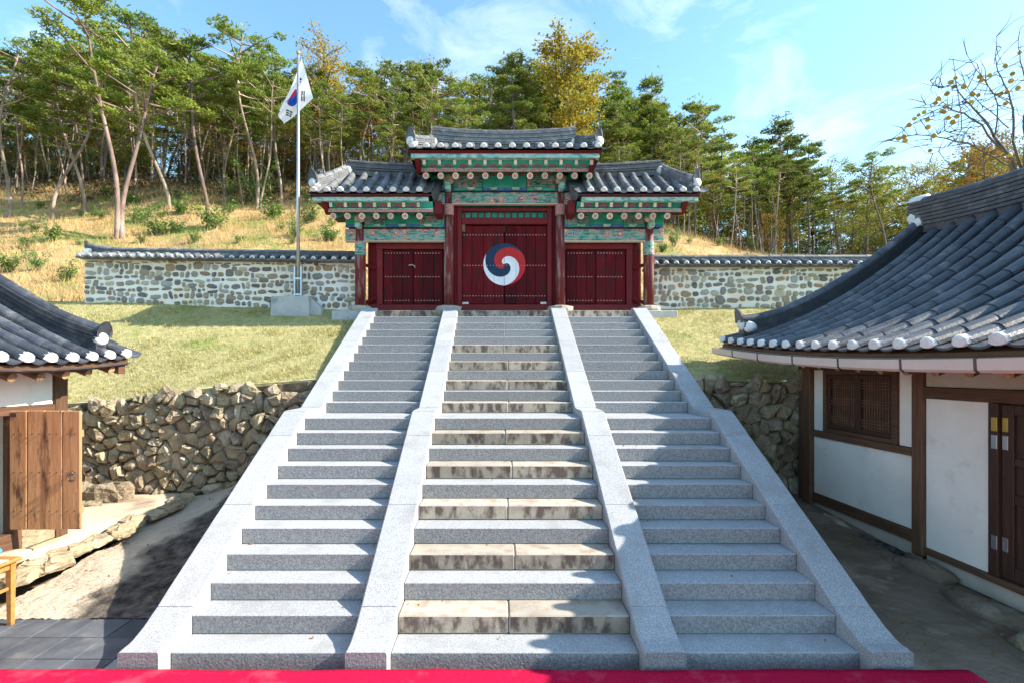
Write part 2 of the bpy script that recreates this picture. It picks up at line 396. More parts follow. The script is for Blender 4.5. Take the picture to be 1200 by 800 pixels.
def mesh_of(name, v, f, mats, mi=None, smooth=False, fix=True):
    me = bpy.data.meshes.new(name)
    me.from_pydata(v, [], f)
    for m in (mats if isinstance(mats, (list, tuple)) else [mats]):
        me.materials.append(M[m] if isinstance(m, str) else m)
    if mi is not None and any(mi): me.polygons.foreach_set('material_index', mi)
    if fix:
        import bmesh
        bm = bmesh.new(); bm.from_mesh(me)
        bmesh.ops.recalc_face_normals(bm, faces=bm.faces)
        bm.to_mesh(me); bm.free()
    if smooth:
        me.polygons.foreach_set('use_smooth', [True] * len(me.polygons))
    me.update()
    return me


WL = {}


def tag(o, label=None, cat=None, group=None, kind=None):
    if label: o['label'] = label
    if cat: o['category'] = cat
    if group: o['group'] = group
    if kind: o['kind'] = kind
    return o


def thing(name, label, cat, loc=(0, 0, 0), group=None):
    o = bpy.data.objects.new(name, None)
    COL.objects.link(o)
    o.empty_display_size = 0.2
    o.location = loc
    WL[o] = Vector(loc)
    return tag(o, label, cat, group)


def add(name, mb, mats, parent=None, smooth=False, fix=True, kind=None):
    """link one mesh object; the builder's coordinates are world coordinates"""
    v = mb.v
    xs, ys, zs = zip(*v)
    c = Vector(((min(xs) + max(xs)) / 2, (min(ys) + max(ys)) / 2, min(zs)))
    me = mesh_of(name, [(a - c.x, b - c.y, d - c.z) for a, b, d in v], mb.f, mats, mb.m, smooth, fix)
    o = bpy.data.objects.new(name, me)
    COL.objects.link(o)
    o.location = c - (WL[parent] if parent else Vector((0, 0, 0)))
    if parent: o.parent = parent
    WL[o] = c
    if kind: o['kind'] = kind
    return o


def inst(name, me, parent, mw):
    o = bpy.data.objects.new(name, me)
    COL.objects.link(o)
    o.parent = parent
    o.matrix_basis = Matrix.Translation(-WL[parent]) @ mw
    WL[o] = mw.to_translation()
    return o


def bx(name, mats, parent, *dims, c=0.004):
    m = MB(); m.box(*dims, c=c)
    return add(name, m, mats, parent)


def smooth01(t):
    t = max(0.0, min(1.0, t)); return t * t * (3 - 2 * t)


def lerp(a, b, t): return a + (b - a) * t


# ------------------------------------------------------------------ ground shapes
WALL_Y = 12.5


def lawn_front(x):
    if x < 0: return lerp(2.43, 1.98, min(1, (-3.1 - x) / 4.4)) if x > -7.5 else 1.98
    return lerp(2.43, 2.30, min(1, max(0, x - 3.4) / 4))


def lawn_back(x):
    return lerp(4.02, 4.24, min(1, max(0, -3.3 - x) / 7.0)) if x < 0 else 4.08


def lawn_z(x, y):
    t = (y - 8.95) / (12.5 - 8.95)
    t = max(0.0, min(1.0, t))
    s = t
    return lerp(lawn_front(x), lawn_back(x), s) + 0.02 * math.sin(1.7 * x + 0.6) * math.sin(1.9 * y)


def hill_slope(x):
    return 0.46 - 0.15 * math.tanh((x - 9) / 6.0)


def hill_z(x, y):
    d = max(0, y - 12.9)
    b = lawn_back(max(-11, min(11, x)))
    run = d if d < 14 else 14 + 6 * (1 - math.exp(-(d - 14) / 6.0)) + 0.06 * (d - 14)
    toe = run * run / (run + 1.4)
    s = hill_slope(x)
    return b + 0.03 + s * toe + (0.16 * math.sin(0.8 * x + 0.3 * y) * math.sin(0.55 * y + 1) + 0.08 * math.sin(2.1 * x) * math.sin(1.7 * y)) * min(1, d / 4)

# ------------------------------------------------------------------ ground, yard, bank, lawn, hill
rng = random.Random(7)
m = MB(); m.grid(4, 4, lambda u, v: (lerp(-400, 400, u), lerp(-400, 9.4, v), -0.03))
tag(add('ground', m, 'yard'), kind='structure')
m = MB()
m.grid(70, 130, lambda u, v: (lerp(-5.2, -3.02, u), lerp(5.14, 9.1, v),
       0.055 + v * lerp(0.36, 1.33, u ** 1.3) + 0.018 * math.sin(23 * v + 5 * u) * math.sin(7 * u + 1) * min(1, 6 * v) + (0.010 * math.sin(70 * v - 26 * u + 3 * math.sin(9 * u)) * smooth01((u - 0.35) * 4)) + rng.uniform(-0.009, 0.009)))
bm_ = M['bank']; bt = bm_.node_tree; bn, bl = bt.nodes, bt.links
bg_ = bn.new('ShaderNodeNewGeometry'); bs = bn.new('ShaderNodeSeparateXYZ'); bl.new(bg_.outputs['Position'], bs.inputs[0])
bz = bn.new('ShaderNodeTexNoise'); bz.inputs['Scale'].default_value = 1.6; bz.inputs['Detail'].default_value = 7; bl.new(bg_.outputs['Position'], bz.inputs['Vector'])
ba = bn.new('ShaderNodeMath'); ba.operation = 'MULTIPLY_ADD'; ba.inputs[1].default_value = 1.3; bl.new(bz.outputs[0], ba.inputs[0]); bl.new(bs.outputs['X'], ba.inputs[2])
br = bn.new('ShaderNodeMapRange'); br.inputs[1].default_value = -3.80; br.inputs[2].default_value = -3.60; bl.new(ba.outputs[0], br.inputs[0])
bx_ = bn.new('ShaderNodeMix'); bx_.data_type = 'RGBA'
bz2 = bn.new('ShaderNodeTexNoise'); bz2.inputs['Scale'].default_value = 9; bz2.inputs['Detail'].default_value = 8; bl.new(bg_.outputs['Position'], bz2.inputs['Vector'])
bc = bn.new('ShaderNodeValToRGB'); bc.color_ramp.elements[0].position = 0.35; bc.color_ramp.elements[0].color = (0.035, 0.028, 0.023, 1); bc.color_ramp.elements[1].position = 0.7; bc.color_ramp.elements[1].color = (0.17, 0.14, 0.115, 1); bl.new(bz2.outputs[0], bc.inputs[0])  # rough dark concrete by the stair, with the stair's shadow deepened in its colour
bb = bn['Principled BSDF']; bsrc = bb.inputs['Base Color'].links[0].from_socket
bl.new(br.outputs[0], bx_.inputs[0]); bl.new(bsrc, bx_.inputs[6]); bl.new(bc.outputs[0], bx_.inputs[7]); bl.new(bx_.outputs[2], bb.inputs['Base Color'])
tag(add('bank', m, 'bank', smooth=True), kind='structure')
m = MB()
m.grid(24, 34, lambda u, v: (lerp(3.3, 5.6, u), lerp(2.0, 9.1, v),
       0.02 + 0.36 * smooth01((v - 0.2) / 0.8) + 0.06 * u + 0.012 * math.sin(9 * u + 13 * v) + rng.uniform(-0.004, 0.004)))
tag(add('side_yard', m, 'yard', smooth=True), kind='structure')
m = MB()
m.grid(40, 30, lambda u, v: (lerp(-14, -5.13, u), lerp(5.3, 9.1, v), 0.44 + 0.012 * math.sin(20 * u) * math.sin(9 * v) + rng.uniform(-0.004, 0.004) - (0.16 if u == 1 or v == 0 else 0)))
tag(add('earth_terrace', m, 'earth_pale', smooth=True), kind='structure')
m = MB(); m.grid(6, 3, lambda u, v: (lerp(-9, -3.02, u), lerp(3.9, 5.22, v), 0.036))
paving = tag(add('paving', m, 'mortar_floor'), kind='structure')
row = 0
for j in range(3):
    for i in range(17):
        x0 = -9.0 + i * 0.355 + 0.0
        y1 = 5.15 - j * 0.36
        if x0 + 0.35 > -3.0: continue
        sm = MB(); dz = rng.uniform(-0.003, 0.003)
        sm.box(x0 + 0.006, x0 + 0.348, y1 - 0.353, y1 - 0.006, 0.02, 0.05 + dz, c=0.004)
        add('paving_slab', sm, 'paving', paving)

for nm, xa, xb, n in (('lawn', -17.0, -3.02, 70), ('lawn', 3.3, 16.0, 60)):
    m = MB(); m.grid(n, 40, lambda u, v: (lerp(xa, xb, u), lerp(8.93, 13.05, v), lawn_z(lerp(xa, xb, u), lerp(8.93, 13.05, v)) + rng.uniform(-0.012, 0.012)))
    m.grid(n, 2, lambda u, v: (lerp(xa, xb, u), 8.932 + 0.02 * math.sin(40 * u) * v, lawn_z(lerp(xa, xb, u), 8.93) - (0.17 + 0.07 * math.sin(97 * u)) * v))
    tag(add(nm, m, 'lawn', smooth=True), kind='structure')
xs = [-400, -220, -120] + [-80 + 2.5 * i for i in range(17)] + [-38.0 + 0.8 * i for i in range(96)] + [40 + 2.5 * i for i in range(17)] + [120, 220, 400]
ys = [12.9 + 0.6 * i for i in range(40)] + [37 + 1.5 * i for i in range(20)] + [67 + 6 * i for i in range(12)] + [160, 250, 400]
m = MB()
for yy in ys:
    for xx in xs: m.v.append((xx, yy, hill_z(max(-60, min(60, xx)), yy) + rng.uniform(-0.03, 0.03)))
for j in range(len(ys) - 1):
    for i in range(len(xs) - 1):
        a = j * len(xs) + i
        m.face((a, a + 1, a + len(xs) + 1, a + len(xs)))
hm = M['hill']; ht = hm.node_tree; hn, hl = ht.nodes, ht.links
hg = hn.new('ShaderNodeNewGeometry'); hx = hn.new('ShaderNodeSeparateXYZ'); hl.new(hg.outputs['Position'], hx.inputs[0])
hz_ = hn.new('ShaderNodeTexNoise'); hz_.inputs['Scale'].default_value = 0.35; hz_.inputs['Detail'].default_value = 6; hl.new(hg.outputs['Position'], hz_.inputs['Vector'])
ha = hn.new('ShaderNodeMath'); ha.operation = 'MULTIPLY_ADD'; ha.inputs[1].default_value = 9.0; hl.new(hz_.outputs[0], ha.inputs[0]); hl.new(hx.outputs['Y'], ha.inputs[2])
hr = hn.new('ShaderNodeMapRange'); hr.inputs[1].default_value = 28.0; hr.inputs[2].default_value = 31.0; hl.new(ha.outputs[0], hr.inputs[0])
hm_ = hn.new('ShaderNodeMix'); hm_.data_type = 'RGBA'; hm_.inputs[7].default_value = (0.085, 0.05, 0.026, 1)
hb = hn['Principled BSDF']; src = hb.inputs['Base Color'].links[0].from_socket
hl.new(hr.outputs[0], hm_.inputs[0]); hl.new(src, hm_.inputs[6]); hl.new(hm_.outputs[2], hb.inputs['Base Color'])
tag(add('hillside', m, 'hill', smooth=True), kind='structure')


# ------------------------------------------------------------------ blades
def blades(name, n, xr, yr, zf, h, w, material, seed, keep=None):
    g = np.random.default_rng(seed)
    v, f = [], []
    X = g.uniform(*xr, n); Y = g.uniform(*yr, n); A = g.uniform(0, 6.283, n); Hh = g.uniform(*h, n); Lx = g.normal(0, 0.5, n); Ly = g.normal(0, 0.5, n)
    for i in range(n):
        x, y = X[i], Y[i]
        if keep and not keep(x, y, g): continue
        z = zf(x, y) - 0.01
        c, s = math.cos(A[i]) * w, math.sin(A[i]) * w
        k = len(v)
        v += [(x - c, y - s, z), (x + c, y + s, z), (x + Lx[i] * Hh[i], y + Ly[i] * Hh[i], z + Hh[i])]
        f.append((k, k + 1, k + 2))
    mb = MB(); mb.v, mb.f, mb.m = v, f, [0] * len(f)
    return add(name, mb, material, fix=False)


lawn_keep = lambda x, y, g: math.sin(1.3 * x + 2 * math.sin(0.9 * y)) * math.sin(1.1 * y + 1.5 * math.sin(x)) > g.uniform(-1.7, 0.6)
tag(blades('grass', 60000, (-13, -3.12), (8.97, 12.45), lawn_z, (0.03, 0.075), 0.006, 'straw', 1, lawn_keep), 'short dry yellow-green grass of the lawn terrace', 'grass', kind='stuff')
tag(blades('grass', 34000, (3.42, 12), (8.97, 12.45), lawn_z, (0.03, 0.075), 0.006, 'straw', 2, lawn_keep), 'short dry grass between stair and tiled house', 'grass', kind='stuff')
tk = lambda x, y, g: math.sin(3.1 * x + 2 * math.sin(2.3 * y)) * math.sin(3.7 * y + 1.5 * math.sin(2.1 * x)) > g.uniform(0.1, 1.0)
tag(blades('grass_tufts', 26000, (-13, -3.10), (8.93, 12.48), lawn_z, (0.06, 0.14), 0.008, 'tuft', 6, tk), 'longer tufts standing out of the lawn below the flagpole', 'grass', kind='stuff')
tag(blades('grass_tufts', 14000, (3.40, 12), (8.93, 12.48), lawn_z, (0.06, 0.14), 0.008, 'tuft', 7, tk), 'longer tufts in the lawn beside the tiled house', 'grass', kind='stuff')
hk = lambda x, y, g: math.sin(0.9 * x + 1.3 * math.sin(0.6 * y)) * math.sin(0.8 * y + 0.5) > g.uniform(-1.6, 0.9)
tag(blades('dry_grass', 60000, (-26, 1), (13.0, 29), hill_z, (0.10, 0.34), 0.012, 'hillgrass', 3, hk), 'tall straw-coloured grass over the slope behind the wall', 'grass', kind='stuff')
tag(blades('dry_grass', 30000, (1, 24), (13.0, 30), hill_z, (0.10, 0.34), 0.012, 'hillgrass', 4, hk), 'straw and green grass on the slope behind the right wall', 'grass', kind='stuff')

# ------------------------------------------------------------------ staircase
SX = 0.14
RISE = 0.17


def nose(k): return 4.31 + 0.30 * (k - 1) if k <= 11 else 8.21 + 0.311 * (k - 12)


stairs = thing('stone_staircase', 'wide granite staircase with three flights and four sloping stone rails below the painted gate', 'staircase', (SX, 4.2, 0.05))
core = [(4.40, 0.0), (4.40, 0.10)]
for k in range(1, 24): core += [(nose(k) + 0.03, RISE * (k - 1) - 0.002), (nose(k) + 0.03, RISE * k - 0.03)]
core += [(11.95, RISE * 23 - 0.03), (11.95, 0.0)]
m = MB(); m.prism(core, SX - 3.20, SX + 3.20, 'x'); add('stair_core', m, 'core', stairs)
for (xa, xb, centre) in ((-2.9, -1.385, False), (-1.047, 1.047, True), (1.385, 2.9, False)):
    fl = MB(); fl.box(SX + xa + 0.02, SX + xb - 0.02, 4.45, 4.6, 0.0, 0.1)
    flight = add('flight', fl, 'core', stairs)
    for k in range(1, 24):
        old = centre and k % 2 == 0 and k <= 18
        last = k == 23
        y0, y1 = nose(k), (nose(k + 1) if k < 23 else 11.86) + 0.04
        parts = [(xa + 0.003, xb - 0.003)]
        if old or (centre and k >= 20) or (centre and last):
            mid = 0.5 * (xa + xb) + (rng.uniform(-0.05, 0.05) if old else 0)
            parts = [(xa + 0.003, mid - 0.003), (mid + 0.003, xb - 0.003)]
        for (a, b) in parts:
            sm = MB(); j = rng.uniform(-0.003, 0.003) if not old else rng.uniform(-0.006, 0.008)
            sm.box(SX + a, SX + b, y0 - max(0, j), y1, RISE * (k - 1) + 0.005, RISE * k + j * 0.3, c=0.012 if old else 0.006)
            if True:
                for q, fc in enumerate(sm.f):                       # bush-hammered front face; on granite also darkened to deepen the riser's shade
                    if all(abs(sm.v[v_][1] - (y0 - max(0, j))) < 1e-6 for v_ in fc): sm.m[q] = 1
            add('step_block', sm, ['granite_old', 'granite_old_front'] if (old or last) else ['granite', 'granite_rough'], flight)


def rail_top(y):
    t1 = 0.235 + (RISE / 0.30) * (y - 4.31)
    if y < 4.50:
        fl = 0.262
        return max(fl, t1) + 0.02 * math.exp(-((y - 4.37) / 0.06) ** 2)
    if y < 7.37: return t1
    t2 = 2.10 + (RISE / 0.311) * (y - 8.21)
    return min(3.97, max(1.97, t2))


joints = [4.15, 4.63, 5.75, 6.87, 7.37, 8.0, 9.02, 10.1, 11.15, 11.76]
for (xa, xb) in ((-3.23, -2.9), (-1.385, -1.047), (1.047, 1.385), (2.9, 3.23)):
    fl = MB(); fl.box(SX + xa + 0.03, SX + xb - 0.03, 4.3, 11.7, 0.0, 0.06)
    rail = add('rail', fl, 'core', stairs)
    for i in range(len(joints) - 1):
        ya, yb = joints[i] + 0.003, joints[i + 1] - 0.003
        n = 8
        yy = [lerp(ya, yb, q / n) for q in range(n + 1)]
        low = [max(0.0, rail_top(y) - 0.60) for y in yy]
        ch = 0.012
        sm = MB()
        rows_ = []
        for q, y in enumerate(yy):
            t = rail_top(y) - (0.006 if q in (0, n) else 0)
            k = len(sm.v)
            X0, X1 = SX + xa, SX + xb
            sm.v += [(X0, y, low[q]), (X0, y, t - ch), (X0 + ch, y, t), (X1 - ch, y, t), (X1, y, t - ch), (X1, y, low[q])]
            rows_.append(k)
        for q in range(n):
            a, b = rows_[q], rows_[q + 1]
            for e in range(6):
                e2 = (e + 1) % 6
                sm.face((a + e, a + e2, b + e2, b + e))
        sm.face([rows_[0] + e for e in range(6)], 1 if i == 0 else 0); sm.face([rows_[-1] + e for e in range(6)][::-1])
        add('rail_stone', sm, ['granite', 'granite_rough'], rail)
m = MB()
m.prism([(4.5, 0.0), (11.76, 0.0), (11.76, 3.42), (8.1, 1.44), (7.3, 1.44)], SX - 3.225, SX - 2.95, 'x')
add('side_wall', m, 'core', stairs)
m = MB()
m.prism([(4.5, 0.0), (11.76, 0.0), (11.76, 3.42), (8.1, 1.44), (7.3, 1.44)], SX + 2.95, SX + 3.225, 'x')
add('side_wall', m, 'core', stairs)

# stage with red carpet at the foot of the stair
stage = thing('carpeted_stage', 'low stage covered with red carpet at the foot of the stone stair', 'stage', (-1.6, 2.5, 0))
bx('platform', 'timber_dark', stage, -6.95, 3.72, 0.6, 4.07, -0.02, 0.140)
m = MB()
def carpet_pt(u, v):
    x, y = lerp(-7.0, 3.75, u), lerp(0.55, 4.095, v)
    return (x + 0.006 * math.sin(40 * v), y + (0.008 * math.sin(23 * u) if v == 1 else 0), 0.152 + 0.003 * math.sin(9 * x + 3 * y) + rng.uniform(-0.0012, 0.0012))
m.grid(140, 60, carpet_pt)
n0 = 141
k = len(m.v)
for i in range(n0): p = m.v[60 * n0 + i]; m.v.append((p[0], p[1] + 0.004, 0.03))
for i in range(n0 - 1): m.face((60 * n0 + i, 60 * n0 + i + 1, k + i + 1, k + i))
k = len(m.v)
for j in range(61): p = m.v[j * n0 + 140]; m.v.append((p[0] + 0.004, p[1], 0.03))
for j in range(60): m.face((j * n0 + 140, (j + 1) * n0 + 140, k + j + 1, k + j))
add('carpet', m, 'carpet', stage, smooth=True)


# ------------------------------------------------------------------ stone walls
def voronoi(w, h, nx, ny, jit, r, stretch=1.0):
    pts = []
    for j in range(-1, ny + 1):
        for i in range(-1, nx + 1):
            off = 0.5 if j % 2 else 0
            pts.append(((i + 0.25 + off * 0.5 + 0.25 + r.uniform(-jit, jit)) * w / nx, (j + 0.5 + r.uniform(-jit, jit)) * h / ny))
    out = []
    for a, p in enumerate(pts):
        if not (0 <= p[0] <= w and 0 <= p[1] <= h): continue
        poly = [(0, 0), (w, 0), (w, h), (0, h)]
        near = sorted(range(len(pts)), key=lambda b: (pts[b][0] - p[0]) ** 2 + (pts[b][1] - p[1]) ** 2)[1:16]
        for b in near:
            q = pts[b]
            mx_, my_ = (p[0] + q[0]) / 2, (p[1] + q[1]) / 2
            nx_, ny_ = q[0] - p[0], q[1] - p[1]
            new = []
            for i in range(len(poly)):
                s0, s1 = poly[i], poly[(i + 1) % len(poly)]
                d0 = (s0[0] - mx_) * nx_ + (s0[1] - my_) * ny_
                d1 = (s1[0] - mx_) * nx_ + (s1[1] - my_) * ny_
                if d0 <= 0: new.append(s0)
                if d0 * d1 < 0:
                    t = d0 / (d0 - d1)
                    new.append((s0[0] + (s1[0] - s0[0]) * t, s0[1] + (s1[1] - s0[1]) * t))
            poly = new
            if len(poly) < 3: break
        if len(poly) >= 3: out.append(poly)
    return out


def shape_poly(poly, gap, r, rounder=1, jit=0.0):
    cx = sum(p[0] for p in poly) / len(poly); cy = sum(p[1] for p in poly) / len(poly)
    size = min(max(p[0] for p in poly) - min(p[0] for p in poly), max(p[1] for p in poly) - min(p[1] for p in poly))
    s = max(0.45, 1 - 2 * gap / max(size, 1e-3))
    q = [(cx + (p[0] - cx) * s, cy + (p[1] - cy) * s) for p in poly]
    for _ in range(rounder):
        o = []
        for i in range(len(q)):
            a, b = q[i], q[(i + 1) % len(q)]
            o += [(lerp(a[0], b[0], 0.25), lerp(a[1], b[1], 0.25)), (lerp(a[0], b[0], 0.75), lerp(a[1], b[1], 0.75))]
        q = o
    if jit: q = [(p[0] + r.uniform(-jit, jit) * size, p[1] + r.uniform(-jit, jit) * size) for p in q]
    while len(q) > 11: q.pop(r.randrange(len(q)))
    return q


def stone_mesh(poly, tf, out, r, rough):
    """poly in wall coordinates; tf(u, w, d) -> world with d towards the viewer"""
    cx = sum(p[0] for p in poly) / len(poly); cy = sum(p[1] for p in poly) / len(poly)
    mb = MB(); n = len(poly)
    tx, ty = r.uniform(-1, 1) * rough, r.uniform(-1, 1) * rough
    for (sc, d, jj) in ((1.0, -0.05, 0), (0.99, out * 0.45, 0.1), (0.66, out, 0.35)):
        for p in poly:
            u, w = cx + (p[0] - cx) * sc, cy + (p[1] - cy) * sc
            dd = d + (u - cx) * tx + (w - cy) * ty + r.uniform(-1, 1) * jj * out if d > 0 else d
            mb.v.append(tf(u, w, dd))
    mb.v.append(tf(cx, cy, out * (1 + r.uniform(-0.2, 0.25))))
    for ring in range(2):
        for i in range(n):
            a, b = ring * n + i, ring * n + (i + 1) % n
            mb.face((a, b, b + n, a + n))
    for i in range(n): mb.face((2 * n + i, 2 * n + (i + 1) % n, 3 * n))
    return mb


def fieldstone_wall(label, x0, x1, zb, zt, nx, ny, seed):
    """zb, zt: functions of x"""
    r = random.Random(seed)
    w = thing('garden_wall', label, 'wall', ((x0 + x1) / 2, WALL_Y + 0.2, zb((x0 + x1) / 2)))
    m = MB()
    m.grid(24, 1, lambda u, v: (lerp(x0, x1, u), WALL_Y, lerp(zb(lerp(x0, x1, u)) - 0.3, zt(lerp(x0, x1, u)), v)))
    m.grid(24, 1, lambda u, v: (lerp(x0, x1, u), WALL_Y + 0.42, lerp(zb(lerp(x0, x1, u)) - 0.3, zt(lerp(x0, x1, u)), v)))
    for xx in (x0, x1):
        m.grid(1, 1, lambda u, v: (xx, WALL_Y + 0.42 * u, lerp(zb(xx) - 0.3, zt(xx), v)))
    m.grid(24, 1, lambda u, v: (lerp(x0, x1, u), WALL_Y + 0.42 * v, zt(lerp(x0, x1, u))))
    body = add('mortar_body', m, 'lime', w)
    W_, H_ = x1 - x0, 1.06
    z, n = 0.01, 0
    while z < H_ - 0.06:
        hrow = r.uniform(0.095, 0.185)
        if z + hrow > H_ - 0.02: hrow = max(0.06, H_ - 0.02 - z)
        u = r.uniform(-0.05, 0.05)
        while u < W_ - 0.08:
            ws = r.uniform(0.09, 0.20) if r.random() < 0.45 else r.uniform(0.18, 0.33)
            hs = hrow * (r.uniform(0.68, 1.05) if r.random() < 0.8 else r.uniform(1.1, 1.4))
            ws = min(ws, W_ - u)
            cx, cz = u + ws / 2, z + hrow / 2 + r.uniform(-0.022, 0.022) + 0.028 * math.sin(2.3 * u + 9 * z)
            a_, b_ = ws / 2 - r.uniform(0.008, 0.022), hs / 2 - r.uniform(0.004, 0.012)
            k = r.choice((7, 8, 9, 10)); ph = r.uniform(0, 6.28); tilt = r.uniform(-0.3, 0.3); pw = r.uniform(0.55, 0.9)
            poly = []
            for i in range(k):
                an = ph + 2 * math.pi * i / k + r.uniform(-0.18, 0.18)
                c_, s_ = math.cos(an), math.sin(an)
                px_, pz_ = math.copysign(abs(c_) ** pw, c_) * a_ * r.uniform(0.86, 1.06), math.copysign(abs(s_) ** pw, s_) * b_ * r.uniform(0.86, 1.06)
                poly.append((cx + px_ - pz_ * tilt, cz + pz_ + px_ * tilt * 0.6))
            def tf(uu, v, d):
                x = x0 + uu
                return (x, WALL_Y - d, zb(x) + v / H_ * (zt(x) - zb(x) - 0.03))
            if cx > 0.06 and cz - b_ > -0.01 and cz + b_ < H_ + 0.02 and n < 299:
                add('stone', stone_mesh(poly, tf, r.uniform(0.014, 0.04), r, 0.06), 'wallstone', w); n += 1
            u += ws
        z += hrow
    return w


gw_l = fieldstone_wall('fieldstone wall with tiled cap behind the flagpole, left of the gate', -10.1, -3.42, lambda x: lawn_back(x) - 0.02, lambda x: lerp(5.19, 5.29, (-3.4 - x) / 6.7), 36, 8, 11)
gw_r = fieldstone_wall('fieldstone wall with tiled cap running behind the tiled house', 3.68, 10.6, lambda x: lawn_back(x) - 0.02, lambda x: 5.10, 37, 8, 12)


def rubble_wall(label, x0, x1, zb, zt, nx, ny, seed, y0=8.88):
    r = random.Random(seed)
    w = thing('retaining_wall', label, 'wall', ((x0 + x1) / 2, y0, zb((x0 + x1) / 2)))
    m = MB()
    def bed(u, v):
        x = lerp(x0, x1, u)
        return (x, y0 + 0.02 + rng.uniform(-0.03, 0.03), lerp(-0.05, zt(x) - 0.05, v))
    m.grid(60, 20, bed)
    m.grid(60, 1, lambda u, v: (lerp(x0, x1, u), y0 + 0.02 + v * 0.12, zt(lerp(x0, x1, u)) - 0.05 + 0.03 * v))
    add('earth_fill', m, 'rubble_bed', w)
    zlo = min(zb(x0), zb(x1)); H_ = max(zt(x0), zt(x1)) - zlo + 0.1
    n = 0
    for poly in voronoi(x1 - x0, H_, nx, ny, 0.62, r):
        cx = sum(p[0] for p in poly) / len(poly); cy = sum(p[1] for p in poly) / len(poly)
        x = x0 + cx; z = zlo + cy
        if z > zt(x) - 0.015 or z < zb(x) - 0.12: continue
        p2 = shape_poly(poly, r.uniform(-0.012, 0.016), r, 0 if r.random() < 0.45 else 1, 0.09)
        sm = stone_mesh(p2, lambda u, v, d: (x0 + u, y0 - d, zlo + v), r.uniform(0.04, 0.12), r, 0.30)
        add('stone', sm, 'rubble', w); n += 1
        if n >= 299: break
    return w


def bank_z(x):
    return 0.44 if x < -5.1 else 0.055 + 0.95 * lerp(0.36, 1.33, ((x + 5.2) / 2.18) ** 1.3) if x < -3.0 else 0.4


rubble_wall('rough rubble retaining wall below the lawn, beside the plank door', -10.5, -3.06, lambda x: bank_z(x) - 0.05, lambda x: lawn_front(x), 33, 12, 21)
rubble_wall('mossy rubble retaining wall between the stair and the plastered house', 3.36, 9.5, lambda x: 0.3, lambda x: lawn_front(x), 27, 11, 22)


def boulder(name, label, loc, size, seed, material='rubble', cat='rock', group=None, parent=None, rz=0.0, power=0.85, sm=True):
    r = random.Random(seed)
    mb = MB(); nu, nv = 14, 9
    ph = [r.uniform(0, 6.28) for _ in range(6)]
    cz, sz = math.cos(rz), math.sin(rz)
    for j in range(nv + 1):
        th = math.pi * j / nv
        for i in range(nu):
            an = 2 * math.pi * i / nu
            q = 1 + 0.16 * math.sin(2 * an + ph[0]) * math.sin(th) + 0.12 * math.sin(3 * an + ph[1] + th * 2) + 0.08 * math.sin(5 * an + ph[2] + 3 * th) + r.uniform(-0.09, 0.09)
            bxy = lambda v: math.copysign(abs(v) ** power, v)
            x, y, z = bxy(math.sin(th) * math.cos(an)) * q * size[0], bxy(math.sin(th) * math.sin(an)) * q * size[1], bxy(math.cos(th)) * q * size[2]
            mb.v.append((loc[0] + x * cz - y * sz, loc[1] + x * sz + y * cz, loc[2] + z))
    for j in range(nv):
        for i in range(nu):
            a, b = j * nu + i, j * nu + (i + 1) % nu
            mb.face((a, b, b + nu, a + nu))
    o = add(name, mb, material, parent, smooth=sm)
    if label: tag(o, label, cat, group)
    return o


boulder('boulder', 'squat brown boulder right beside the open plank door', (-6.93, 8.4, 0.53), (0.28, 0.2, 0.17), 1)
boulder('boulder', 'pale grey boulder with a green weed on the earth terrace', (-6.32, 8.38, 0.54), (0.31, 0.2, 0.18), 2, 'rubble', power=0.7, sm=False)
boulder('rock', 'small flat rock in front of the pale boulder', (-6.45, 8.0, 0.46), (0.2, 0.09, 0.05), 3)
for i in range(9):
    yy = 5.45 + i * 0.36
    boulder('curb_stone', 'low buff kerb stone edging the earth terrace above the bank', (-5.14 + 0.05 * math.sin(i * 2.1), yy, 0.34 + 0.012 * i), (0.15, 0.21, 0.065 + 0.02 * math.sin(i * 1.7)), 30 + i, 'rubble_pale', 'kerb stone', 'kerb stones of the earth terrace', power=0.55, sm=False)


# ------------------------------------------------------------------ roof tiles
def cover_mesh(r, L, material):
    v, f = [], []
    n = 8
    for (y, q, t) in ((0.0, 1.0, 0), (L, 0.93, 0), (0.0, 0.80, 1)):
        for i in range(n + 1):
            a = math.pi * i / n
            v.append((math.cos(a) * r * q, y, math.sin(a) * r * q * 1.05))
    for i in range(n):
        f.append((i, i + 1, n + 2 + i, n + 1 + i))
        f.append((2 * n + 2 + i, 2 * n + 3 + i, i + 1, i))
    return mesh_of('cover_tile', v, f, material, smooth=False)


def pan_mesh(w, L, material):
    v, f = [], []
    n = 6
    for (y, dz) in ((0.0, 0.012), (L, -0.012), (0.0, -0.010)):
        for i in range(n + 1):
            t = -1 + 2 * i / n
            v.append((t * w / 2, y - (0.012 * (1 - t * t) if y == 0 else 0), dz - 0.055 * (1 - t * t)))
    for i in range(n):
        f.append((i, i + 1, n + 2 + i, n + 1 + i))
        f.append((2 * n + 2 + i, 2 * n + 3 + i, i + 1, i))
    return mesh_of('pan_tile', v, f, material, smooth=False)


def cap_mesh(r):
    v, f = [], []
    n = 10
    for (y, q) in ((0.05, 0.93), (-0.006, 0.93), (-0.018, 0.72)):
        for i in range(n):
            a = 2 * math.pi * i / n
            s = math.sin(a)
            v.append((math.cos(a) * r * q, y, (s * 1.0 if s > 0 else s * 0.38) * r * q + 0.008))
    v.append((0, -0.021, 0.02))
    for k in range(2):
        for i in range(n):
            a, b = k * n + i, k * n + (i + 1) % n
            f.append((a, b, b + n, a + n))
    for i in range(n): f.append((2 * n + i, 2 * n + (i + 1) % n, 3 * n))
    return mesh_of('mortar_plug', v, f, 'lime_white', smooth=False)


